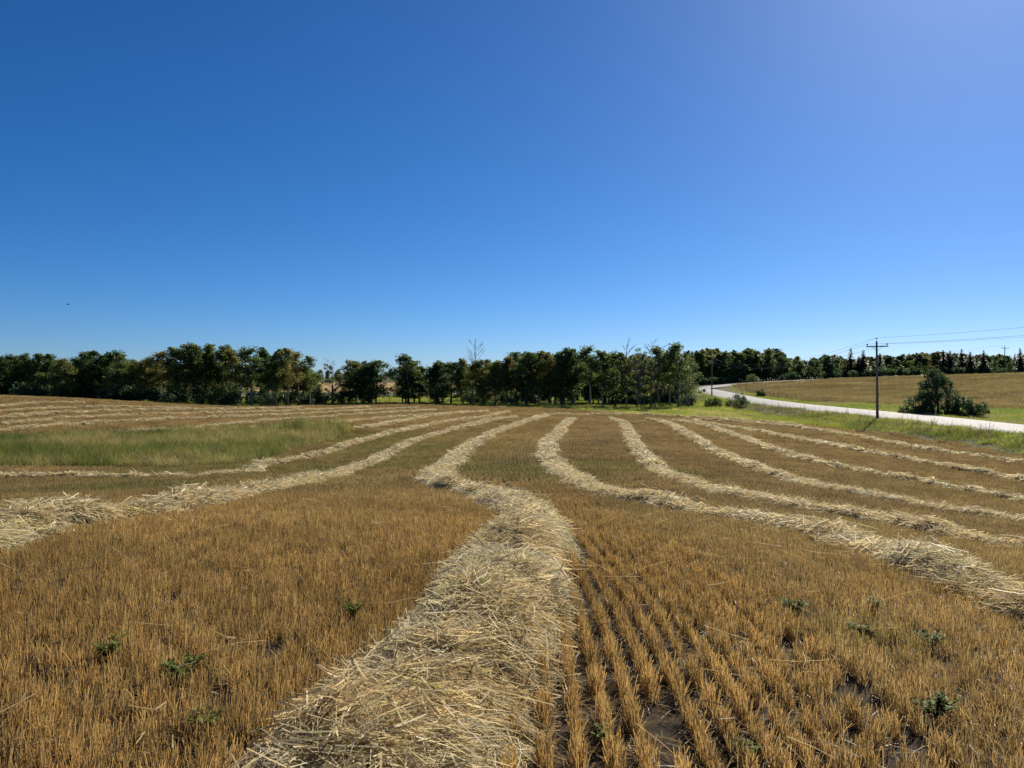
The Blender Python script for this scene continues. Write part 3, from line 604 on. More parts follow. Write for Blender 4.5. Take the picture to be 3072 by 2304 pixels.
WORDS = {'a': 'slender aspen', 'p': 'leafy poplar', 'g': 'thin grey half-bare tree', 'b': 'leafless dead tree', 's': 'dark spruce'}
tr = random.Random(77)
def place_tree(x, y, h, kind, label, group, lib=None, wide=None):
    lib = lib or PROTO; tk, cr = tr.choice(lib[kind]); s = h/10.0; w = s*1.0*(wide or tr.uniform(1.2, 1.65))
    e = ob(NAMES[kind], None, label=label, cat='tree', group=group, loc=(x, y, float(gz(x, y))-.03), rz=tr.uniform(0, 6.28), scale=(w, w, s)); e.empty_display_size = .5
    ob('trunk', tk, parent=e)
    if cr: ob('crown', cr, parent=e)
    return e
FRONT = [(-77.0, 112.7, 6.7, 'p', 'A'), (-75.5, 113.5, 6.6, 'p', 'A'), (-74.0, 113.8, 6.9, 'p', 'A'), (-72.6, 114.7, 7.1, 'p', 'A'), (-70.0, 113.4, 7.2, 'p', 'A'), (-69.0, 114.5, 7.1, 'a', 'A'), (-63.4, 109.2, 6.1, 'p', 'A'), (-63.1, 111.8, 6.5, 'p', 'A'), (-63.0, 114.7, 7.6, 'p', 'A'), (-60.3, 112.9, 7.6, 'p', 'A'), (-59.4, 114.4, 7.8, 'p', 'A'), (-55.3, 109.7, 6.9, 'p', 'A'), (-55.2, 111.8, 6.5, 'p', 'A'), (-53.4, 110.5, 6.3, 'a', 'A'), (-53.0, 112.3, 6.7, 'p', 'A'), (-51.5, 112.4, 7.7, 'a', 'A'), (-48.4, 110.1, 8.3, 'a', 'B'), (-47.5, 111.3, 8.9, 'a', 'B'), (-45.8, 111.7, 8.8, 'a', 'B'), (-45.6, 115.5, 9.1, 'a', 'B'), (-43.3, 114.6, 9.0, 'a', 'B'), (-40.5, 111.0, 8.4, 'a', 'B'), (-40.5, 114.8, 8.3, 'g', 'B'), (-37.5, 110.8, 8.4, 'a', 'B'), (-36.4, 113.7, 8.6, 'a', 'B'), (-34.0, 110.8, 8.2, 'a', 'B'), (-32.0, 110.0, 8.4, 'a', 'B'), (-32.0, 115.2, 7.9, 'a', 'B'), (-29.2, 111.3, 7.3, 'a', 'B'), (-27.9, 120.3, 7.0, 'g', 'C'), (-26.4, 124.9, 7.2, 'p', 'C'), (-25.2, 124.2, 6.5, 'p', 'C'), (-23.4, 120.7, 6.8, 'p', 'C'), (-23.1, 124.8, 6.7, 'a', 'C'), (-21.6, 122.2, 7.0, 'p', 'C'), (-18.1, 127.1, 6.2, 'p', 'D'), (-16.7, 124.2, 8.0, 'p', 'D'), (-16.3, 128.6, 7.1, 'p', 'D'), (-15.3, 127.1, 6.3, 'p', 'D'), (-12.9, 129.8, 7.2, 'p', 'E'), (-11.6, 129.4, 7.0, 'p', 'E'), (-10.0, 125.8, 7.0, 'p', 'E'), (-8.2, 126.2, 7.5, 'a', 'E'), (-6.4, 124.0, 7.1, 'a', 'F'), (-6.0, 130, 10.5, 'b', 'F'), (-4.5, 123.9, 7.3, 'p', 'F'), (-2.7, 123.4, 7.1, 'a', 'F'), (-1.0, 124.8, 7.8, 'a', 'F'), (0.8, 126.6, 8.7, 'p', 'F'), (2.3, 123.0, 8.8, 'p', 'F'), (4.4, 127.1, 8.9, 'a', 'F'), (6.2, 125.0, 8.6, 'a', 'F'), (8.2, 124.9, 8.7, 'p', 'F'), (9.9, 124.9, 9.4, 'a', 'G'), (12.5, 122.9, 9.5, 'a', 'G'), (14.4, 121.9, 9.0, 'a', 'G'), (16.5, 122.9, 9.0, 'p', 'G'), (18.5, 124.2, 10.4, 'b', 'G'), (19.6, 120.3, 8.6, 'g', 'G'), (21.5, 125.9, 9.3, 'g', 'G'), (21.7, 120.1, 10.3, 'b', 'G'), (23.7, 124.5, 9.9, 'a', 'G'), (25.6, 125.1, 9.1, 'a', 'G'), (26.0, 120.1, 10.0, 'a', 'G'), (28.2, 124.7, 9.3, 'g', 'G')]
BACK = [(-93.1, 130.3, 7.5, 'p', 'BA'), (-92.6, 131.3, 6.0, 'p', 'BA'), (-96.4, 138.4, 6.2, 'p', 'BA'), (-94.9, 137.5, 7.5, 'p', 'BA'), (-91.9, 134.2, 6.4, 'p', 'BA'), (-94.0, 138.8, 7.8, 'p', 'BA'), (-83.5, 125.3, 7.2, 'p', 'BA'), (-85.0, 129.5, 7.2, 'p', 'BA'), (-88.2, 135.4, 6.9, 'a', 'BA'), (-89.8, 139.9, 8.0, 'p', 'BA'), (-83.4, 130.8, 6.4, 'p', 'BA'), (-82.1, 130.7, 6.6, 'p', 'BA'), (-74.4, 120.3, 5.8, 'a', 'BA'), (-78.8, 128.4, 6.3, 'p', 'BA'), (-78.0, 130.0, 7.0, 'p', 'BA'), (-75.9, 127.0, 6.7, 'p', 'BA'), (-75.0, 127.4, 5.2, 'p', 'BA'), (-73.5, 127.4, 6.4, 'a', 'BA'), (-70.6, 123.3, 6.4, 'p', 'BA'), (-76.9, 135.9, 6.9, 'p', 'BA'), (-71.3, 128.5, 7.3, 'p', 'BA'), (-70.6, 128.8, 7.2, 'a', 'BA'), (-73.1, 135.1, 7.2, 'a', 'BA'), (-62.6, 117.8, 7.2, 'a', 'BA'), (-64.6, 123.5, 6.9, 'a', 'BA'), (-71.6, 139.0, 7.5, 'p', 'BA'), (-59.6, 117.3, 6.1, 'p', 'BA'), (-61.8, 123.3, 6.6, 'a', 'BA'), (-66.5, 135.3, 6.9, 'a', 'BA'), (-67.3, 138.6, 7.0, 'p', 'BA'), (-63.0, 132.8, 6.2, 'p', 'BA'), (-60.5, 129.2, 7.6, 'p', 'BA'), (-58.6, 128.0, 7.0, 'a', 'BA'), (-57.2, 126.6, 7.0, 'a', 'BA'), (-62.5, 140.5, 7.0, 'p', 'BB'), (-58.1, 133.3, 5.9, 'a', 'BB'), (-57.0, 132.1, 6.1, 'a', 'BB'), (-57.0, 134.5, 6.2, 'a', 'BB'), (-58.2, 141.5, 7.5, 'a', 'BB'), (-57.8, 141.2, 6.7, 'p', 'BB'), (-51.9, 129.2, 6.7, 'p', 'BB'), (-48.4, 122.9, 5.8, 'a', 'BB'), (-49.4, 127.7, 6.9, 'a', 'BB'), (-50.3, 134.5, 6.4, 'a', 'BB'), (-46.1, 125.2, 6.8, 'p', 'BB'), (-47.7, 131.9, 5.4, 'a', 'BB'), (-48.6, 137.5, 6.3, 'a', 'BB'), (-42.1, 121.8, 6.5, 'a', 'BB'), (-47.3, 141.2, 6.4, 'a', 'BB'), (-43.9, 133.9, 6.7, 'a', 'BB'), (-42.8, 132.8, 7.2, 'p', 'BB'), (-41.1, 131.5, 6.4, 'a', 'BB'), (-39.8, 129.5, 5.7, 'a', 'BB'), (-41.5, 139.9, 6.1, 'a', 'BB'), (-36.4, 125.2, 6.5, 'a', 'BB'), (-40.4, 141.6, 6.2, 'a', 'BB'), (-33.0, 118.6, 5.4, 'a', 'BB'), (-32.2, 119.0, 6.1, 'a', 'BB'), (-34.5, 130.8, 5.7, 'a', 'BB'), (-31.2, 123.9, 4.9, 'a', 'BB'), (-9.5, 143.6, 6.6, 'a', 'BF'), (-10.2, 164.9, 6.4, 'p', 'BF'), (-8.0, 137.7, 6.9, 'p', 'BF'), (-7.4, 144.0, 6.7, 'a', 'BF'), (-7.3, 158.2, 6.6, 'p', 'BF'), (-6.0, 142.3, 7.0, 'p', 'BF'), (-5.0, 153.2, 8.3, 'a', 'BF'), (-4.6, 158.5, 6.6, 'p', 'BF'), (-4.0, 166.7, 8.1, 'a', 'BF'), (-2.8, 159.6, 6.9, 'a', 'BF'), (-1.6, 135.4, 6.6, 'p', 'BF'), (-1.0, 154.5, 7.6, 'a', 'BF'), (-0.0, 138.3, 7.7, 'p', 'BF'), (0.9, 169.0, 8.8, 'a', 'BF'), (1.5, 163.0, 9.8, 'p', 'BF'), (1.8, 136.2, 8.7, 'p', 'BF'), (2.8, 148.9, 9.3, 'a', 'BF'), (3.5, 134.8, 7.4, 'p', 'BF'), (5.1, 163.5, 9.9, 'p', 'BF'), (6.0, 159.1, 9.1, 'p', 'BF'), (6.2, 148.3, 9.2, 'p', 'BF'), (7.0, 153.6, 8.5, 'p', 'BF'), (6.8, 135.1, 8.0, 'p', 'BF'), (8.9, 156.1, 9.9, 'p', 'BF'), (9.6, 155.2, 9.0, 'p', 'BF'), (9.2, 135.1, 7.9, 'p', 'BF'), (11.5, 154.4, 9.4, 'p', 'BG'), (11.2, 139.3, 9.2, 'p', 'BG'), (13.4, 156.8, 9.0, 'p', 'BG'), (15.2, 160.5, 9.3, 'a', 'BG'), (15.2, 155.5, 8.7, 'p', 'BG'), (14.1, 133.2, 7.6, 'p', 'BG'), (15.7, 139.9, 7.8, 'a', 'BG'), (16.3, 135.5, 8.2, 'p', 'BG'), (16.8, 133.8, 8.8, 'a', 'BG'), (18.3, 139.4, 9.0, 'p', 'BG'), (19.0, 139.0, 8.0, 'a', 'BG'), (19.9, 139.8, 8.6, 'p', 'BG'), (23.8, 158.3, 9.1, 'p', 'BG'), (24.1, 153.4, 8.1, 'a', 'BG'), (23.6, 144.0, 9.3, 'p', 'BG'), (23.0, 138.0, 9.0, 'p', 'BG'), (23.8, 138.7, 9.1, 'a', 'BG'), (26.0, 143.5, 8.6, 'a', 'BG'), (28.8, 152.4, 9.0, 'a', 'BG'), (26.7, 138.3, 8.2, 'p', 'BG'), (28.7, 144.7, 8.0, 'p', 'BG'), (27.9, 135.6, 7.9, 'a', 'BG'), (28.3, 133.1, 7.7, 'a', 'BG'), (31.7, 144.2, 8.0, 'p', 'BG'), (32.6, 147.1, 8.2, 'p', 'BG'), (35.2, 154.1, 9.4, 'p', 'BG')]
FAR = [(71.2, 311.8, 12.8, 'p', 'R1'), (69.8, 298.9, 10.6, 'p', 'R1'), (66.8, 281.0, 11.4, 'p', 'R1'), (72.9, 301.3, 12.5, 'p', 'R1'), (68.9, 281.9, 12.6, 'p', 'R1'), (71.1, 284.3, 11.5, 'p', 'R1'), (73.7, 289.6, 13.0, 'p', 'R1'), (78.0, 301.2, 12.8, 'p', 'R1'), (76.0, 291.9, 11.1, 'p', 'R1'), (80.7, 303.7, 13.2, 'p', 'R1'), (80.4, 298.3, 9.9, 'p', 'R1'), (80.0, 293.3, 11.2, 'p', 'R1'), (79.0, 285.9, 11.6, 'p', 'R1'), (86.5, 306.6, 11.2, 'p', 'R1'), (82.2, 287.6, 10.2, 'p', 'R1'), (80.9, 279.0, 11.7, 'p', 'R1'), (90.7, 307.9, 9.3, 'p', 'R1'), (86.8, 292.4, 10.0, 'p', 'R1'), (86.7, 285.9, 12.4, 'p', 'R1'), (92.0, 300.5, 10.7, 'p', 'R1'), (90.6, 292.7, 12.3, 'p', 'R1'), (96.9, 307.5, 10.6, 'p', 'R1'), (90.9, 285.9, 10.5, 'p', 'R1'), (96.7, 298.9, 10.8, 'p', 'R1'), (99.5, 305.0, 11.3, 'p', 'R1'), (99.6, 300.6, 12.5, 'p', 'R1'), (95.8, 286.2, 11.6, 'p', 'R1'), (101.2, 299.7, 11.8, 'p', 'R1'), (103.5, 302.1, 12.3, 'p', 'R1'), (96.3, 278.9, 10.4, 'p', 'R1'), (104.7, 297.3, 10.6, 'p', 'R1'), (99.6, 281.6, 9.7, 'p', 'R1'), (109.7, 305.4, 8.5, 'p', 'R1'), (107.6, 297.0, 8.3, 'p', 'R1'), (113.6, 309.7, 7.6, 'p', 'R1'), (107.8, 290.9, 8.8, 'p', 'R1'), (103.2, 275.8, 6.8, 'p', 'R1'), (117.9, 310.8, 7.5, 'p', 'R1'), (117.0, 306.3, 7.1, 'p', 'R1'), (107.0, 275.2, 7.0, 'p', 'R1'), (112.7, 287.5, 7.5, 'p', 'R1'), (111.1, 281.6, 7.1, 'p', 'R1'), (121.6, 303.8, 8.1, 'p', 'R1'), (121.0, 299.2, 6.2, 'p', 'R1'), (118.0, 289.2, 8.5, 'p', 'R1'), (113.3, 275.4, 8.2, 'p', 'R1'), (145.5, 356.2, 8.3, 'p', 'R2'), (148.6, 360.3, 9.5, 'p', 'R2'), (150.1, 358.3, 10.9, 'p', 'R2'), (148.7, 350.5, 8.5, 'p', 'R2'), (154.5, 361.0, 8.9, 's', 'R2'), (159.0, 367.3, 8.7, 'p', 'R2'), (161.1, 367.6, 9.0, 'p', 'R2'), (160.6, 361.5, 8.8, 'p', 'R2'), (163.9, 367.0, 8.1, 's', 'R2'), (167.8, 370.4, 9.3, 'p', 'R2'), (167.5, 366.6, 8.1, 'p', 'R2'), (170.0, 365.1, 7.8, 'p', 'R2'), (165.1, 352.0, 9.5, 'p', 'R2'), (172.4, 362.0, 9.2, 'p', 'R2'), (172.0, 358.3, 8.2, 'p', 'R2'), (176.7, 363.5, 9.5, 'p', 'R2'), (181.5, 369.6, 9.0, 'p', 'R2'), (173.9, 352.2, 9.6, 'p', 'R2'), (176.3, 351.7, 8.0, 'p', 'R2'), (185.5, 366.9, 10.6, 'p', 'R2'), (185.7, 363.8, 9.4, 's', 'R2'), (185.1, 359.4, 9.7, 'p', 'R2'), (185.1, 356.2, 9.5, 'p', 'R2'), (183.9, 350.7, 10.7, 'p', 'R2'), (189.5, 357.2, 11.1, 'p', 'R2'), (188.6, 351.4, 10.0, 'p', 'R2'), (199.2, 368.7, 10.2, 'p', 'R2'), (199.1, 363.5, 9.8, 'p', 'R2'), (200.4, 364.8, 11.7, 'p', 'R2'), (201.8, 363.5, 11.4, 's', 'R2'), (207.0, 368.0, 9.3, 'p', 'R2'), (208.3, 367.9, 10.9, 'p', 'R2'), (205.7, 360.1, 9.0, 'p', 'R2'), (213.5, 370.7, 9.8, 'p', 'R2'), (210.8, 363.1, 9.6, 'p', 'R2'), (218.0, 371.2, 7.9, 'p', 'R2'), (219.6, 370.6, 8.4, 'p', 'R2'), (214.9, 360.5, 9.1, 'p', 'R2'), (216.6, 358.4, 9.1, 's', 'R2'), (223.2, 366.9, 10.0, 'p', 'R2'), (218.8, 357.4, 7.5, 's', 'R2'), (221.4, 359.3, 9.2, 'p', 'R2'), (230.9, 371.3, 8.7, 's', 'R2'), (228.2, 361.9, 8.8, 'p', 'R2'), (226.1, 357.8, 7.5, 'p', 'R2'), (226.0, 353.1, 7.5, 'p', 'R2'), (231.5, 360.1, 9.0, 'p', 'R2'), (229.6, 354.8, 7.3, 's', 'R2'), (235.7, 361.4, 7.7, 's', 'R2'), (231.5, 351.2, 9.2, 's', 'R2'), (246.8, 370.7, 9.3, 'p', 'R2'), (240.1, 359.3, 8.7, 's', 'R2'), (242.4, 358.3, 8.0, 'p', 'R2'), (240.7, 353.3, 8.4, 's', 'R2'), (241.4, 351.7, 9.5, 's', 'R2'), (245.5, 356.0, 9.4, 'p', 'R2'), (252.3, 363.9, 8.9, 's', 'R2'), (255.1, 365.1, 11.0, 's', 'R2'), (250.5, 354.3, 10.7, 's', 'R2'), (258.8, 363.2, 10.7, 'p', 'R2'), (255.7, 358.0, 9.2, 'p', 'R2'), (258.7, 359.4, 10.2, 'p', 'R2'), (257.3, 354.7, 10.0, 'p', 'R2'), (257.3, 352.3, 9.6, 'p', 'R2'), (265.3, 360.5, 9.5, 'p', 'R2'), (262.5, 353.1, 10.8, 'p', 'R2'), (263.9, 352.9, 9.5, 'p', 'R2'), (275.1, 367.0, 10.2, 'p', 'R2'), (266.3, 351.2, 9.5, 'p', 'R2'), (281.8, 369.5, 9.4, 'p', 'R2'), (154.9, 379.5, 11.7, 'p', 'R2'), (160.3, 385.4, 10.8, 's', 'R2'), (174.3, 409.6, 11.7, 'p', 'R2'), (171.9, 399.2, 10.3, 'p', 'R2'), (172.8, 394.0, 10.3, 's', 'R2'), (175.0, 394.8, 8.9, 'p', 'R2'), (170.7, 378.1, 10.6, 's', 'R2'), (178.9, 391.4, 11.0, 'p', 'R2'), (188.4, 406.1, 10.8, 'p', 'R2'), (181.8, 385.4, 9.5, 's', 'R2'), (183.9, 384.5, 11.4, 'p', 'R2'), (193.5, 397.4, 11.5, 'p', 'R2'), (201.0, 405.8, 10.4, 'p', 'R2'), (198.6, 395.2, 10.3, 'p', 'R2'), (191.8, 376.3, 11.9, 's', 'R2'), (209.4, 405.6, 13.1, 's', 'R2'), (204.0, 390.0, 11.5, 'p', 'R2'), (203.8, 383.5, 10.5, 'p', 'R2'), (215.9, 400.5, 12.1, 'p', 'R2'), (212.5, 391.6, 11.8, 's', 'R2'), (209.5, 378.4, 11.2, 'p', 'R2'), (223.9, 401.7, 12.8, 'p', 'R2'), (229.6, 405.9, 12.4, 's', 'R2'), (225.8, 391.8, 11.8, 'p', 'R2'), (225.7, 386.7, 10.2, 'p', 'R2'), (227.4, 388.0, 11.4, 'p', 'R2'), (234.3, 393.6, 10.6, 'p', 'R2'), (235.9, 392.7, 9.9, 'p', 'R2'), (237.4, 387.7, 11.2, 'p', 'R2'), (241.9, 392.8, 10.1, 'p', 'R2'), (248.9, 398.5, 10.6, 'p', 'R2'), (244.5, 386.0, 10.8, 'p', 'R2'), (258.4, 404.8, 10.6, 'p', 'R2'), (257.2, 397.8, 9.6, 'p', 'R2'), (248.4, 379.8, 11.3, 's', 'R2'), (264.7, 401.7, 12.1, 's', 'R2'), (265.2, 397.6, 10.8, 'p', 'R2'), (272.4, 405.2, 10.7, 'p', 'R2'), (272.0, 400.4, 11.7, 'p', 'R2'), (265.2, 386.2, 11.8, 'p', 'R2'), (283.7, 406.5, 11.8, 'p', 'R2'), (266.1, 378.4, 11.0, 's', 'R2'), (283.0, 398.2, 11.2, 'p', 'R2'), (294.0, 408.2, 12.1, 'p', 'R2'), (278.0, 384.4, 10.9, 'p', 'R2'), (298.9, 409.6, 12.0, 'p', 'R2'), (284.9, 386.4, 11.4, 'p', 'R2'), (302.0, 406.0, 10.9, 'p', 'R2'), (299.4, 397.6, 10.8, 'p', 'R2'), (305.4, 400.2, 13.0, 'p', 'R2'), (140.7, 342.7, 5.2, 'p', 'R3'), (144.4, 339.6, 4.2, 'p', 'R3'), (146.7, 338.4, 5.0, 'p', 'R3'), (150.2, 337.6, 5.0, 'p', 'R3'), (156.3, 342.9, 3.0, 'p', 'R3'), (153.0, 324.9, 5.1, 'p', 'R3'), (156.9, 327.7, 4.3, 'p', 'R3'), (163.0, 332.6, 5.2, 'p', 'R3'), (168.4, 337.3, 4.6, 'p', 'R3'), (163.2, 322.5, 4.4, 'p', 'R3'), (173.1, 332.8, 3.8, 'p', 'R3'), (171.4, 323.3, 5.8, 'p', 'R3'), (177.7, 330.1, 4.4, 'p', 'R3'), (186.8, 338.7, 4.8, 'p', 'R3'), (182.5, 325.5, 3.4, 'p', 'R3'), (189.7, 331.3, 3.4, 'p', 'R3'), (196.2, 338.1, 4.4, 'p', 'R3'), (196.2, 332.9, 5.7, 'p', 'R3'), (205.9, 340.4, 5.6, 'p', 'R3'), (199.0, 324.6, 4.6, 'p', 'R3'), (205.0, 327.2, 2.5, 'p', 'R3'), (212.8, 336.2, 4.7, 'p', 'R3'), (211.6, 326.5, 4.8, 'p', 'R3'), (218.8, 333.1, 4.5, 'p', 'R3'), (214.9, 324.1, 4.1, 'p', 'R3'), (229.2, 338.0, 3.3, 'p', 'R3'), (220.9, 323.3, 6.0, 'p', 'R3'), (230.3, 332.1, 4.8, 'p', 'R3'), (235.7, 333.5, 6.3, 'p', 'R3'), (241.7, 335.5, 4.0, 'p', 'R3'), (247.2, 341.5, 3.2, 'p', 'R3'), (250.4, 337.3, 6.0, 'p', 'R3'), (245.1, 325.8, 5.0, 'p', 'R3'), (249.3, 328.6, 4.0, 'p', 'R3'), (180.9, 458.6, 12.3, 'p', 'R2'), (173.4, 430.9, 10.9, 'p', 'R2'), (190.0, 468.0, 12.1, 'p', 'R2'), (192.2, 463.0, 10.8, 'p', 'R2'), (196.8, 465.9, 10.3, 'p', 'R2'), (199.2, 465.0, 10.5, 'p', 'R2'), (186.8, 430.1, 9.4, 'p', 'R2'), (195.6, 446.7, 8.8, 'p', 'R2'), (203.4, 455.4, 9.8, 'p', 'R2'), (194.3, 429.1, 9.2, 'p', 'R2'), (210.7, 457.1, 9.5, 'p', 'R2'), (215.7, 461.7, 10.9, 'p', 'R2'), (206.6, 438.4, 8.7, 'p', 'R2'), (212.6, 443.9, 9.6, 'p', 'R2'), (212.1, 436.5, 9.2, 'p', 'R2'), (215.7, 441.3, 10.8, 'p', 'R2'), (215.4, 434.7, 9.9, 'p', 'R2'), (224.1, 444.2, 12.4, 'p', 'R2'), (231.6, 456.5, 11.9, 'p', 'R2'), (236.1, 458.5, 13.2, 'p', 'R2'), (243.6, 464.5, 11.6, 'p', 'R2'), (234.5, 445.7, 12.0, 'p', 'R2'), (235.6, 441.2, 11.7, 'p', 'R2'), (242.4, 445.8, 11.4, 'p', 'R2'), (232.2, 423.6, 12.2, 'p', 'R2'), (241.3, 437.3, 10.9, 'p', 'R2'), (260.9, 463.5, 12.8, 'p', 'R2'), (240.7, 424.9, 10.1, 'p', 'R2'), (267.2, 468.3, 11.5, 'p', 'R2'), (269.3, 464.5, 12.0, 'p', 'R2'), (261.5, 445.1, 11.0, 'p', 'R2'), (266.3, 448.5, 10.6, 'p', 'R2'), (263.7, 440.3, 10.5, 'p', 'R2'), (262.8, 436.1, 11.4, 'p', 'R2'), (285.2, 467.0, 12.0, 'p', 'R2'), (281.9, 456.7, 11.9, 'p', 'R2'), (284.1, 455.0, 11.8, 'p', 'R2'), (273.5, 434.6, 10.1, 'p', 'R2'), (280.9, 442.8, 11.1, 'p', 'R2'), (302.2, 469.8, 11.1, 'p', 'R2'), (293.6, 451.0, 10.1, 'p', 'R2'), (307.7, 469.8, 10.8, 'p', 'R2'), (306.4, 464.3, 12.2, 'p', 'R2'), (313.2, 467.0, 12.5, 'p', 'R2'), (288.9, 426.5, 10.3, 'p', 'R2'), (291.9, 429.1, 9.8, 'p', 'R2'), (303.5, 440.1, 12.1, 'p', 'R2'), (312.6, 450.7, 11.9, 'p', 'R2'), (300.6, 429.7, 12.0, 'p', 'R2'), (313.8, 445.0, 11.5, 'p', 'R2'), (328.1, 458.9, 12.8, 'p', 'R2'), (314.2, 437.4, 10.6, 'p', 'R2'), (321.9, 445.0, 12.5, 'p', 'R2'), (314.6, 431.2, 10.2, 'p', 'R2'), (326.3, 442.8, 13.1, 'p', 'R2'), (317.4, 425.4, 10.9, 'p', 'R2'), (317.3, 423.3, 12.3, 'p', 'R2'), (328.4, 432.8, 12.6, 'p', 'R2'), (335.3, 439.6, 12.6, 'p', 'R2'), (353.8, 458.4, 12.7, 'p', 'R2'), (148.1, 336.2, 13.5, 's', 'RS'), (152.9, 334.8, 12.3, 's', 'RS'), (150.8, 334.8, 9.6, 's', 'RS'), (161.2, 336.9, 10.9, 's', 'RS'), (186.6, 332.7, 11.6, 's', 'RS'), (188.3, 330.6, 11.0, 's', 'RS'), (194.6, 332.9, 11.9, 's', 'RS'), (196.2, 329.4, 10.5, 's', 'RS'), (200.1, 326.4, 10.9, 's', 'RS'), (217.4, 329.1, 11.6, 's', 'RS'), (222.6, 331.5, 12.4, 's', 'RS'), (-81.6, 327.8, 5.1, 'p', 'C0'), (-86.0, 358.5, 4.2, 'p', 'C0'), (-80.4, 351.1, 3.9, 'p', 'C0'), (-76.4, 338.7, 4.8, 'p', 'C0'), (-76.7, 354.9, 3.3, 'p', 'C0'), (-69.8, 330.2, 5.8, 'p', 'C0'), (-67.2, 333.0, 5.8, 'p', 'C0'), (-65.5, 333.0, 5.3, 'p', 'C0'), (-64.5, 345.5, 4.9, 'p', 'C0'), (-59.5, 332.2, 3.2, 'p', 'C0'), (-60.9, 345.7, 3.7, 'p', 'C0'), (-56.3, 342.1, 3.3, 'p', 'C0'), (-55.2, 349.2, 5.6, 'p', 'C0'), (-52.6, 341.3, 4.3, 'p', 'C0'), (-51.8, 351.0, 4.8, 'p', 'C0'), (-47.2, 343.3, 3.4, 'p', 'C0'), (-45.3, 344.6, 4.1, 'p', 'C0'), (-40.9, 335.9, 5.2, 'p', 'C0'), (-40.0, 346.0, 4.0, 'p', 'C0'), (-37.8, 340.6, 4.3, 'p', 'C0'), (-33.9, 328.6, 3.5, 'p', 'C0'), (-33.3, 342.5, 5.1, 'p', 'C0'), (-30.1, 334.4, 5.6, 'p', 'C0'), (-28.5, 356.8, 5.7, 'p', 'C0'), (-25.5, 349.3, 4.1, 'p', 'C0'), (-22.7, 333.0, 5.3, 'p', 'C0'), (-18.6, 340.5, 5.3, 'p', 'C0'), (-17.2, 342.0, 5.6, 'p', 'C0'), (-14.6, 350.2, 4.6, 'p', 'C0'), (-12.5, 352.0, 3.1, 'p', 'C0'), (-9.0, 326.6, 4.9, 'p', 'C0'), (-6.8, 336.6, 4.2, 'p', 'C0'), (-5.2, 346.6, 4.2, 'p', 'C0'), (-2.0, 357.4, 3.8, 'p', 'C0'), (0.7, 349.6, 5.4, 'p', 'C0'), (3.0, 346.7, 5.9, 'p', 'C0'), (5.6, 332.9, 4.9, 'p', 'C0'), (7.9, 350.3, 3.8, 'p', 'C0'), (10.5, 357.9, 4.7, 'p', 'C0'), (13.4, 359.7, 5.1, 'p', 'C0'), (16.3, 358.5, 5.9, 'p', 'C0'), (18.5, 347.8, 4.6, 'p', 'C0'), (21.5, 355.1, 5.7, 'p', 'C0'), (22.8, 346.5, 4.1, 'p', 'C0'), (27.0, 353.1, 3.7, 'p', 'C0'), (26.2, 339.9, 3.6, 'p', 'C0'), (31.9, 351.5, 5.2, 'p', 'C0'), (33.2, 343.6, 4.3, 'p', 'C0'), (36.6, 355.3, 4.0, 'p', 'C0'), (38.6, 342.3, 4.8, 'p', 'C0'), (40.6, 344.7, 6.1, 'p', 'C0'), (42.7, 336.2, 4.9, 'p', 'C0')]

ORD = ['first','second','third','fourth','fifth','sixth','seventh','eighth','ninth','tenth','eleventh','twelfth','thirteenth','fourteenth','fifteenth','sixteenth']
STAND = {'A': 'in front of the dark wood behind the left hill', 'B': 'in front of the tall stand left of centre', 'C': 'in the small clump left of the first gap', 'D': 'standing alone between two gaps in the tree line', 'E': 'just right of the narrow gap near centre', 'F': 'of the front row around the dead treetop', 'G': 'of the front row ending at the road bend'}
for st in STAND:
    L = sorted([t for t in FRONT if t[4] == st], key=lambda t: t[0]/t[1])
    for i, (x, y, h, k, _) in enumerate(L):
        place_tree(x, y, h, k, f'{WORDS[k]}, {ORD[i]} from left {STAND[st]}', 'trees along the far field edge', wide=(tr.uniform(1.6, 2.0) if k == 'p' and st in 'CDE' else 1.1 if k == 'b' else None))
BSTAND = {'BA': 'deeper in the dark wood behind the left hill', 'BB': 'behind the tall stand left of centre', 'BF': 'in the wood behind the dead treetop', 'BG': 'in the wood left of the road bend'}
for x, y, h, k, st in BACK:
    D, _ = seg_dist(np.array([x]), np.array([y]), ROADL)
    if D[0] > 7: place_tree(x, y, h, k, f'{WORDS[k]} {BSTAND[st]}', BSTAND[st])
FSTAND = {'R1': 'in the wood above the road bend at right', 'R2': 'in the far wood beyond the tan slope', 'R3': 'low at the edge of the far wood beyond the tan slope', 'RS': 'rising from the far wood at right', 'C0': 'in the distant wood behind the pale field'}
for x, y, h, k, st in FAR:
    D, _ = seg_dist(np.array([x]), np.array([y]), ROADL)
    if D[0] > 7: place_tree(x, y, max(h, 4.0), k, f'{WORDS[k]} {FSTAND[st]}', FSTAND[st], PROTO_FAR, tr.uniform(1.2, 1.7) if k == 'p' else tr.uniform(1.3, 1.7))

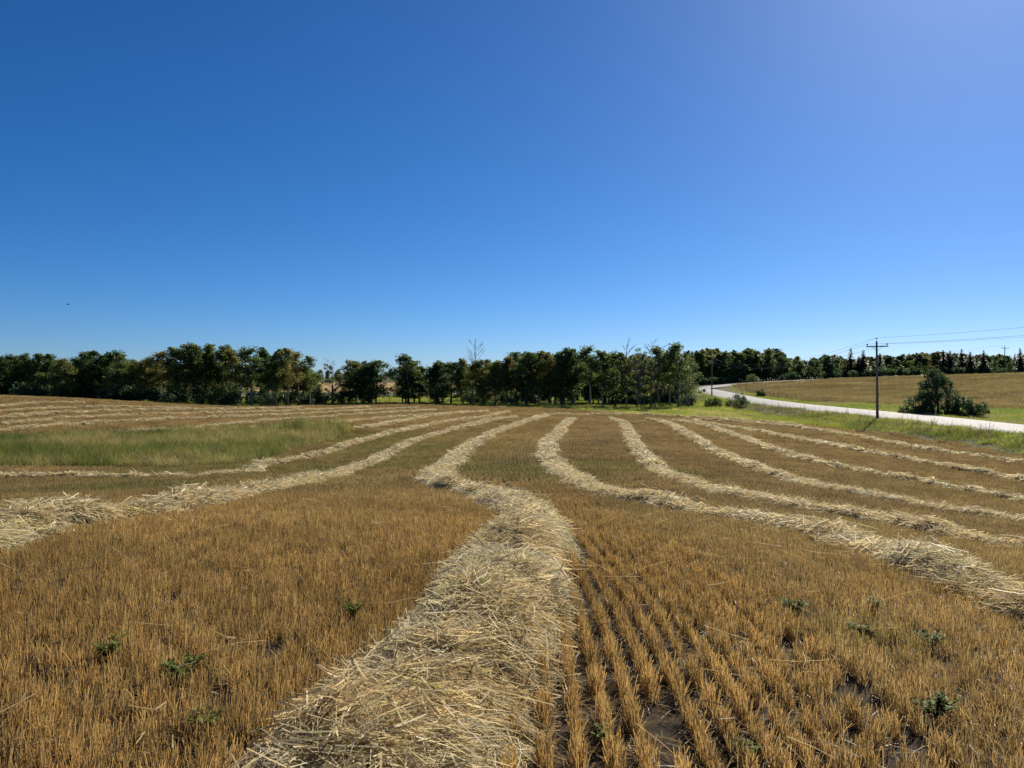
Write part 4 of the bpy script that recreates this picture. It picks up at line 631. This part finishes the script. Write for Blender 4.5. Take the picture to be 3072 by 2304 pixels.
# shrubs: many thin stems and domed foliage
def make_shrub(seed, w, h, mat, per=70, leaf=.16, nc=26):
    rs = random.Random(seed); mb = MB(); C = []; R = []
    for i in range(nc):
        az = rs.uniform(0, 6.28); q = rs.random()**.6; zz = h*(.25+.7*rs.random())*(1-.45*q*q); E = Vector((math.cos(az)*q*w*.5, math.sin(az)*q*w*.5, zz)); B = Vector((E.x*.2, E.y*.2, -.1))
        mb.tube([B, B.lerp(E, .55)+Vector((0, 0, .12*h)), E], [.035, .022, .01], 4, False); C.append(tuple(E)); R.append(rs.uniform(.13, .24)*min(w, h*1.3))
    q, sh = leaf_quads(np.array(C), np.array(R), per, leaf); return mb.mesh('stems', 'dark_bark'), quick_quads('foliage', q, mat, sh)
def shrub(name, x, y, w, h, mat, label, seed, per=70, leaf=.16, nc=26, group='shrubs along the field edge and road'):
    st, fo = make_shrub(seed, w, h, mat, per, leaf, nc); e = ob(name, None, label=label, cat='shrub', group=group, loc=(x, y, float(gz(x, y))-.03)); ob('stems', st, parent=e); ob('foliage', fo, parent=e)
shrub('round_bush', -47.0, 109.5, 4.6, 3.6, 'shrub_leaf', 'large round green bush before the tall stand left of centre', 1)
shrub('round_bush', -42.4, 110, 3.8, 3.0, 'shrub_leaf', 'olive round bush right of the large bush at the field edge', 2)
shrub('dark_bush', -30.2, 119, 4.2, 2.6, 'willow_leaf', 'low dark bush under the trees left of the small clump', 3)
shrub('dark_bush', -27.0, 121, 3.4, 2.2, 'willow_leaf', 'low dark bush below the thin grey tree', 4)
shrub('dark_bush', -37, 116, 3.2, 2.0, 'shrub_leaf', 'small olive bush beneath the right end of the tall stand', 5)
shrub('roadside_bush', 36.6, 124.5, 3.6, 2.4, 'willow_leaf', 'dark green bush on the verge near the road bend', 6)
shrub('roadside_bush', 33.0, 125.5, 3.2, 1.7, 'shrub_leaf', 'brownish low scrub left of the dark roadside bush', 7)
shrub('roadside_bush', 58.4, 180, 2.2, 2.0, 'willow_leaf', 'small round bush across the road before the tan slope', 8)
shrub('dark_bush', -11.6, 124.5, 5.0, 3.2, 'willow_leaf', 'dark bush at the foot of the lone pair of trees', 10)
shrub('dark_bush', -24.2, 123, 3.6, 2.4, 'willow_leaf', 'dark bush under the small clump left of the first gap', 11)
shrub('dark_bush', -6.6, 126, 3.0, 2.6, 'shrub_leaf', 'bush under the trees right of the narrow gap', 12)
us = random.Random(9)
for i in range(64):
    t = us.random(); x = -88+60*t; y = 106+us.uniform(0, 16)+(8 if x > -40 else 0)
    if i == 0: SH_LIB = [make_shrub(50+k, 2.6, 2.2, m, 34, .22, 22) for k, m in enumerate(('willow_leaf', 'shrub_leaf', 'willow_leaf'))]
    st, fo = us.choice(SH_LIB); e = ob('understorey_shrub', None, label='dark understorey shrub between the trunks of the left wood', cat='shrub', group='understorey of the left wood', loc=(x, y, float(gz(x, y))-.03), rz=us.uniform(0, 6.28), scale=(us.uniform(.8, 1.3),)*3); ob('stems', st, parent=e); ob('foliage', fo, parent=e)
for i in range(34):
    x = us.uniform(-9, 33); y = us.uniform(128, 160); st, fo = us.choice(SH_LIB); e = ob('understorey_shrub', None, label='dark understorey shrub between the trunks right of centre', cat='shrub', group='understorey right of centre', loc=(x, y, float(gz(x, y))-.03), rz=us.uniform(0, 6.28), scale=(us.uniform(.6, 1.15),)*3); ob('stems', st, parent=e); ob('foliage', fo, parent=e)
for i in range(40):
    d = us.uniform(318, 334); px = us.uniform(.30, .70); x = px*d; st, fo = us.choice(SH_LIB); e = ob('wood_edge_shrub', None, label='bluish green shrub along the edge of the far wood', cat='shrub', group='shrubs at the far wood edge', loc=(x, d, float(gz(x, d))-.03), rz=us.uniform(0, 6.28), scale=(us.uniform(1.3, 2.1),)*3); ob('stems', st, parent=e); ob('foliage', fo, parent=e)
for i in range(26):
    d = us.uniform(268, 276); px = us.uniform(.235, .42); x = px*d; st, fo = us.choice(SH_LIB); e = ob('wood_edge_shrub', None, label='dark shrub at the foot of the wood above the road bend', cat='shrub', group='shrubs below the wood at the bend', loc=(x, d, float(gz(x, d))-.03), rz=us.uniform(0, 6.28), scale=(us.uniform(1.0, 1.6),)*3); ob('stems', st, parent=e); ob('foliage', fo, parent=e)

# the willow clump beyond the road
def willow():
    rs = random.Random(31); bx, by = 52.9, 95.5; z = float(gz(bx, by))
    e = ob('willow_tree', None, label='bushy willow clump standing alone beyond the road by the pole', cat='tree', loc=(bx, by, z-.03))
    mb = MB(); mb.tube([(0,0,-.3),(.05,0,1.2),(-.1,.1,2.8),(-.15,.1,4.4),(-.1,0,5.4)], [.17,.15,.12,.07,.02], 7); C = []; R = []
    for sx, sy, hh in ((1.1,.3,3.2),(-1.8,.4,3.6),(2.6,.2,2.9),(-2.9,-.2,2.4),(-.6,.5,4.3)): mb.tube([(sx*.8,sy,-.2),(sx,sy,hh*.5),(sx*1.05,sy,hh)], [.07,.05,.015], 5)
    for i in range(92):                                           # upper crown
        t = rs.random(); zz = 2.1+3.5*t; rr = (2.7*(1-t)**.75+.45)*rs.random()**.6; az = rs.uniform(0, 6.28); p = Vector((math.cos(az)*rr-.3, math.sin(az)*rr, zz)); C.append(tuple(p)); R.append(rs.uniform(.32, .6)); mb.tube([(-.1,.05,zz-.5),(p.x*.6,p.y*.6,zz-.2),tuple(p)], [.035,.02,.008], 4, False)
    for cx, w, h, n in ((-2.2, 3.6, 3.3, 50), (3.0, 3.4, 2.5, 44), (5.0, 2.0, 2.1, 22), (-3.9, 1.6, 1.3, 14), (1.2, 2.2, 3.0, 26), (-1.0, 2.4, 4.2, 24), (2.2, 2.2, 3.4, 20)):
        for i in range(n):
            az = rs.uniform(0, 6.28); q = rs.random()**.55; zz = h*(.12+.85*rs.random())*(1-.4*q*q); p = (cx+math.cos(az)*q*w*.5, math.sin(az)*q*1.4, zz); C.append(p); R.append(rs.uniform(.28, .52)); mb.tube([(cx+(p[0]-cx)*.2, p[1]*.2, -.1), (cx+(p[0]-cx)*.6, p[1]*.6, zz*.6), p], [.03,.02,.008], 4, False)
    q, sh = leaf_quads(np.array(C), np.array(R), 62, .15); ob('trunk', mb.mesh('trunk', 'dark_bark'), parent=e); ob('crown', quick_quads('crown', q, 'willow_leaf', sh), parent=e)
willow()
for x, y, s, lab in ((150.0, 338, 1.9, 'golden yellow tree glowing in the far wood right of the pole'), (138.0, 330, 1.2, 'small yellow bush at the far wood edge behind the pole')):
    st, fo = make_shrub(90+int(s*10), 5.5, 4.0, 'golden_leaf', 40, .3, 26); e = ob('golden_tree' if s > 1.5 else 'golden_bush', None, label=lab, cat='tree' if s > 1.5 else 'shrub', loc=(x, y, float(gz(x, y))-.03), scale=(s, s, s)); ob('stems', st, parent=e); ob('foliage', fo, parent=e)

# ---------------------------------------------------------------- utility poles and wires
def pole_meshes():
    P = {}; mb = MB(); mb.tube([(0,0,-.8),(0,0,.9)], [.165,.158], 14); P['butt'] = mb.mesh('butt', 'creosote_wood')
    mb = MB(); mb.tube([(0,0,.9),(.01,0,4),(0,0,9.05)], [.155,.13,.10], 14); P['shaft'] = mb.mesh('shaft', 'weathered_wood')
    mb = MB(); mb.box((0,-.155,8.45), (1.22,.055,.06)); P['crossarm'] = mb.mesh('crossarm', 'creosote_wood', False)
    for s in (-1, 1): mb = MB(); mb.tube([(s*.55,-.2,8.42),(0,-.125,7.88)], [.018,.018], 6); P['brace', s] = mb.mesh('brace', 'galvanised_steel')
    for i, (x, y, z) in enumerate(((-1.1,-.155,8.51),(1.1,-.155,8.51),(0,0,9.05))):
        mb = MB(); mb.tube([(x,y,z-.01),(x,y,z+.12 if i < 2 else z+.28)], [.014,.014], 6); P['pin', i] = mb.mesh('pin', 'galvanised_steel')
        h = z+.09 if i < 2 else z+.24; mb = MB(); mb.tube([(x,y,h),(x,y,h+.03),(x,y,h+.07),(x,y,h+.10),(x,y,h+.15),(x,y,h+.19)], [.05,.085,.06,.09,.075,.03], 10); P['insulator', i] = mb.mesh('insulator', 'porcelain')
    return P
PM = pole_meshes()
def pole(x, y, rz, label, lean=0, sc=1.0):
    z = float(gz(x, y)); e = ob('utility_pole', None, label=label, cat='pole', group='utility poles along the road', loc=(x, y, z), rz=rz, scale=(sc,)*3); e.rotation_euler[1] = lean
    for k, m in PM.items():
        n = k if isinstance(k, str) else k[0]
        if n == 'insulator': continue
        c = ob(n, m, parent=e)
        if n == 'pin': ob('insulator', PM['insulator', k[1]], parent=c)
    bpy.context.view_layer.update(); return [e.matrix_world @ Vector(p) for p in ((-1.1,-.155,8.74),(1.1,-.155,8.74),(0,0,9.44))]
T1 = pole(39.07, 82.2, math.radians(-4), 'near weathered wooden utility pole with crossarm beside the road', math.radians(-.7), .93)
T2 = pole(48.6, 187.0, math.radians(-8), 'far utility pole at the road bend, dark against the trees')
T0 = pole(35.0, -38.0, math.radians(-2), 'utility pole further back along the road behind the viewer')
T3 = pole(214.0, 334.0, 0, 'distant utility pole rising above the far wood at right', 0, 1.35)
T4 = pole(90.0, 352.0, 0, 'distant utility pole among the trees of the wood above the bend', 0, 1.0)
def wire(a, b, sag, label, r=.014):
    mb = MB(); n = 28; mb.tube([a.lerp(b, i/n)-Vector((0, 0, sag*4*(i/n)*(1-i/n))) for i in range(n+1)], [r]*(n+1), 5); ob('power_wire', mb.mesh('power_wire', 'aluminium_wire'), label=label, cat='wire', group='overhead wires')
for i, nm in enumerate(('left crossarm', 'right crossarm', 'pole-top')):
    wire(T0[i], T1[i], 1.5, f'{nm} overhead wire running right from the near pole', .009)
    wire(T1[i], T2[i], 2.3, f'{nm} overhead wire sagging left from the near pole', .011)
wire(T4[2], T3[2], 3.0, 'distant overhead wire crossing in front of the far wood', .022)

# ---------------------------------------------------------------- wire fence along the wood edge
def fence(pts, label, step=2.6, h=1.15):
    L = smooth_line(pts, .5); s = np.concatenate([[0], np.cumsum(np.linalg.norm(np.diff(L, axis=0), axis=1))]); n = int(s[-1]/step)
    px = np.interp(np.arange(n+1)*step, s, L[:, 0]); py = np.interp(np.arange(n+1)*step, s, L[:, 1]); pz = gz(px, py)
    e = ob('wire_fence', None, label=label, cat='fence', loc=(px[0], py[0], pz[0])); o = Vector(e.location)
    mb = MB(); mb.tube([(0,0,-.3),(0,0,h*.6),(.01,0,h)], [.06,.055,.05], 6); pm = mb.mesh('post', 'weathered_wood'); fr = random.Random(3)
    for i in range(n+1): c = ob('post', pm, parent=e, loc=Vector((px[i], py[i], pz[i]))-o, rz=fr.uniform(0, 6)); c.rotation_euler[0] = fr.uniform(-.06, .06); c.scale[2] = fr.uniform(.9, 1.1)
    for k, hh in enumerate((.35, .7, 1.02)):
        mb = MB(); mb.tube([(px[i]-o.x, py[i]-.055-o.y, pz[i]+hh-o.z) for i in range(n+1)], [.008]*(n+1), 4, False); ob('wire', mb.mesh('wire', 'aluminium_wire'), parent=e)
fence([(-27.5,124.5),(-20,127.5),(-8,127),(4,122),(14,117.5),(22,117),(27,117.5)], 'old wire fence with wooden posts in front of the tree line')
fence([(62,168),(60.5,178),(64.5,205),(69,228)], 'short wire fence with posts at the foot of the tan slope', 3.4)
# small road sign seen from behind
z = float(gz(46.2, 185.0)); e = ob('road_sign', None, label='small grey road sign seen from behind at the road bend', cat='sign', loc=(46.2, 185, z), rz=.3)
mb = MB(); mb.tube([(0,0,-.3),(0,0,1.9)], [.045,.045], 8); ob('post', mb.mesh('post', 'galvanised_steel'), parent=e)
mb = MB(); mb.box((0,-.06,1.55), (.38,.012,.34)); ob('panel', mb.mesh('panel', 'sign_metal', False), parent=e)

# ---------------------------------------------------------------- weeds in the stubble, one plant each
def weed(x, y, w, h, n, label, seed):
    rs = np.random.default_rng(seed); e = ob('weed_plant', None, label=label, cat='weed', group='green weeds in the stubble', loc=(x, y, float(gz(x, y))))
    ns = 11; n = n*2; mb = MB(); Q = []
    for s in range(ns):
        az = rs.uniform(0, 6.28); E = Vector((math.cos(az)*w*.5*rs.uniform(.4, 1), math.sin(az)*w*.5*rs.uniform(.4, 1), h*rs.uniform(.6, 1))); M = E*.5+Vector((0, 0, h*.18)); mb.tube([(0,0,-.02), M, E], [.004,.003,.0015], 4, False)
        for k in range(n//ns):
            t = rs.uniform(.2, 1); p = np.array(M.lerp(E, t*2-1) if t > .5 else Vector((0,0,0)).lerp(M, t*2)); a = rs.uniform(0, 6.28); d = np.array((math.cos(a), math.sin(a), rs.uniform(-.2, .8))); d /= np.linalg.norm(d); sd = np.cross(d, (0,0,1)); sd /= np.linalg.norm(sd); l = rs.uniform(.018, .045); wd = l*.26; up = np.array((0,0,l*.12))
            Q.append([p, p+d*l*.45-sd*wd+up, p+d*l, p+d*l*.5+sd*wd+up])
    ob('stem', mb.mesh('stem', 'weed_leaf'), parent=e); ob('leaves', quick_quads('leaves', np.array(Q), 'weed_leaf', rs.uniform(.7, 1.25, len(Q))), parent=e)
for i, a in enumerate([(2.4,6.5,.36,.28,220,'dark green bushy weed in stubble right of the seed-row gaps'),(2.7,5.9,.3,.24,140,'small pale weed among grey-green stubble at right'),(3.1,5.7,.32,.25,150,'weed right of the pale weed in stubble at right'),(2.4,4.35,.3,.26,190,'bright yellow-green weed low in the right corner'),
  (-2.48,4.7,.34,.24,170,'green weed under bent straws in the left stubble'),(-1.9,4.4,.42,.26,230,'largest green weed in the left stubble near the windrow'),(-1.19,5.75,.2,.3,90,'slim grey-green weed just left of the straw windrow'),(3.12,6.6,.16,.34,70,'upright thin weed behind the weeds at right'),
  (.46,3.8,.14,.2,50,'tiny grass-like weed in the bare gap between seed rows'),(1.15,3.75,.2,.16,70,'tiny sprouting weed at the bottom of the seed rows'),(-1.5,3.75,.24,.2,90,'weed at the bottom left of the picture near the straw')]): weed(a[0], a[1], a[2]*.85, a[3]*.58, a[4], a[5], seed=i)

# ---------------------------------------------------------------- tall dry weeds along the road edge
x = []; y = []
for i in range(420):
    t = random.uniform(45, 130); j = int(np.argmin(np.abs(ROADL[:18*3, 1]-t))); x.append(ROADL[j, 0]-random.uniform(4.8, 7.5)); y.append(t)
G_DRY = [grass_proto(5, .12, .03, 1.0, .12, 2) for _ in range(5)]
grass('roadside_weeds', G_DRY, np.array(x), np.array(y), RNG.uniform(.5, 1.25, len(x)), np.tile((.16,.125,.085), (len(x), 1)), 'tall dry weed stalks along the near road edge')

# ---------------------------------------------------------------- a bird far up at left
mb = MB(); mb.tube([(-.22,0,0),(-.1,0,.02),(.08,0,.03),(.2,0,.03),(.28,0,.02)], [.01,.06,.07,.04,.008], 8)
e = ob('bird', None, label='tiny dark bird flying high in the sky at left', cat='bird', loc=(-75, 130, 14.5), rz=.4); ob('body', mb.mesh('body', 'feather'), parent=e)
for s in (-1, 1):
    me = mesh_of('wing', [(.1,s*.04,.03),(-.06,s*.04,.03),(-.1,s*.3,.12),(.06,s*.3,.13),(-.14,s*.56,.09),(-.07,s*.58,.1),(.1,s*.04,.045),(.06,s*.3,.145),(-.06,s*.04,.045),(-.1,s*.3,.135)], [(0,1,2,3),(3,2,4,5),(6,7,9,8),(7,5,4,9),(0,3,7,6),(1,8,9,2)], ('feather',)); ob('wing', me, parent=e)
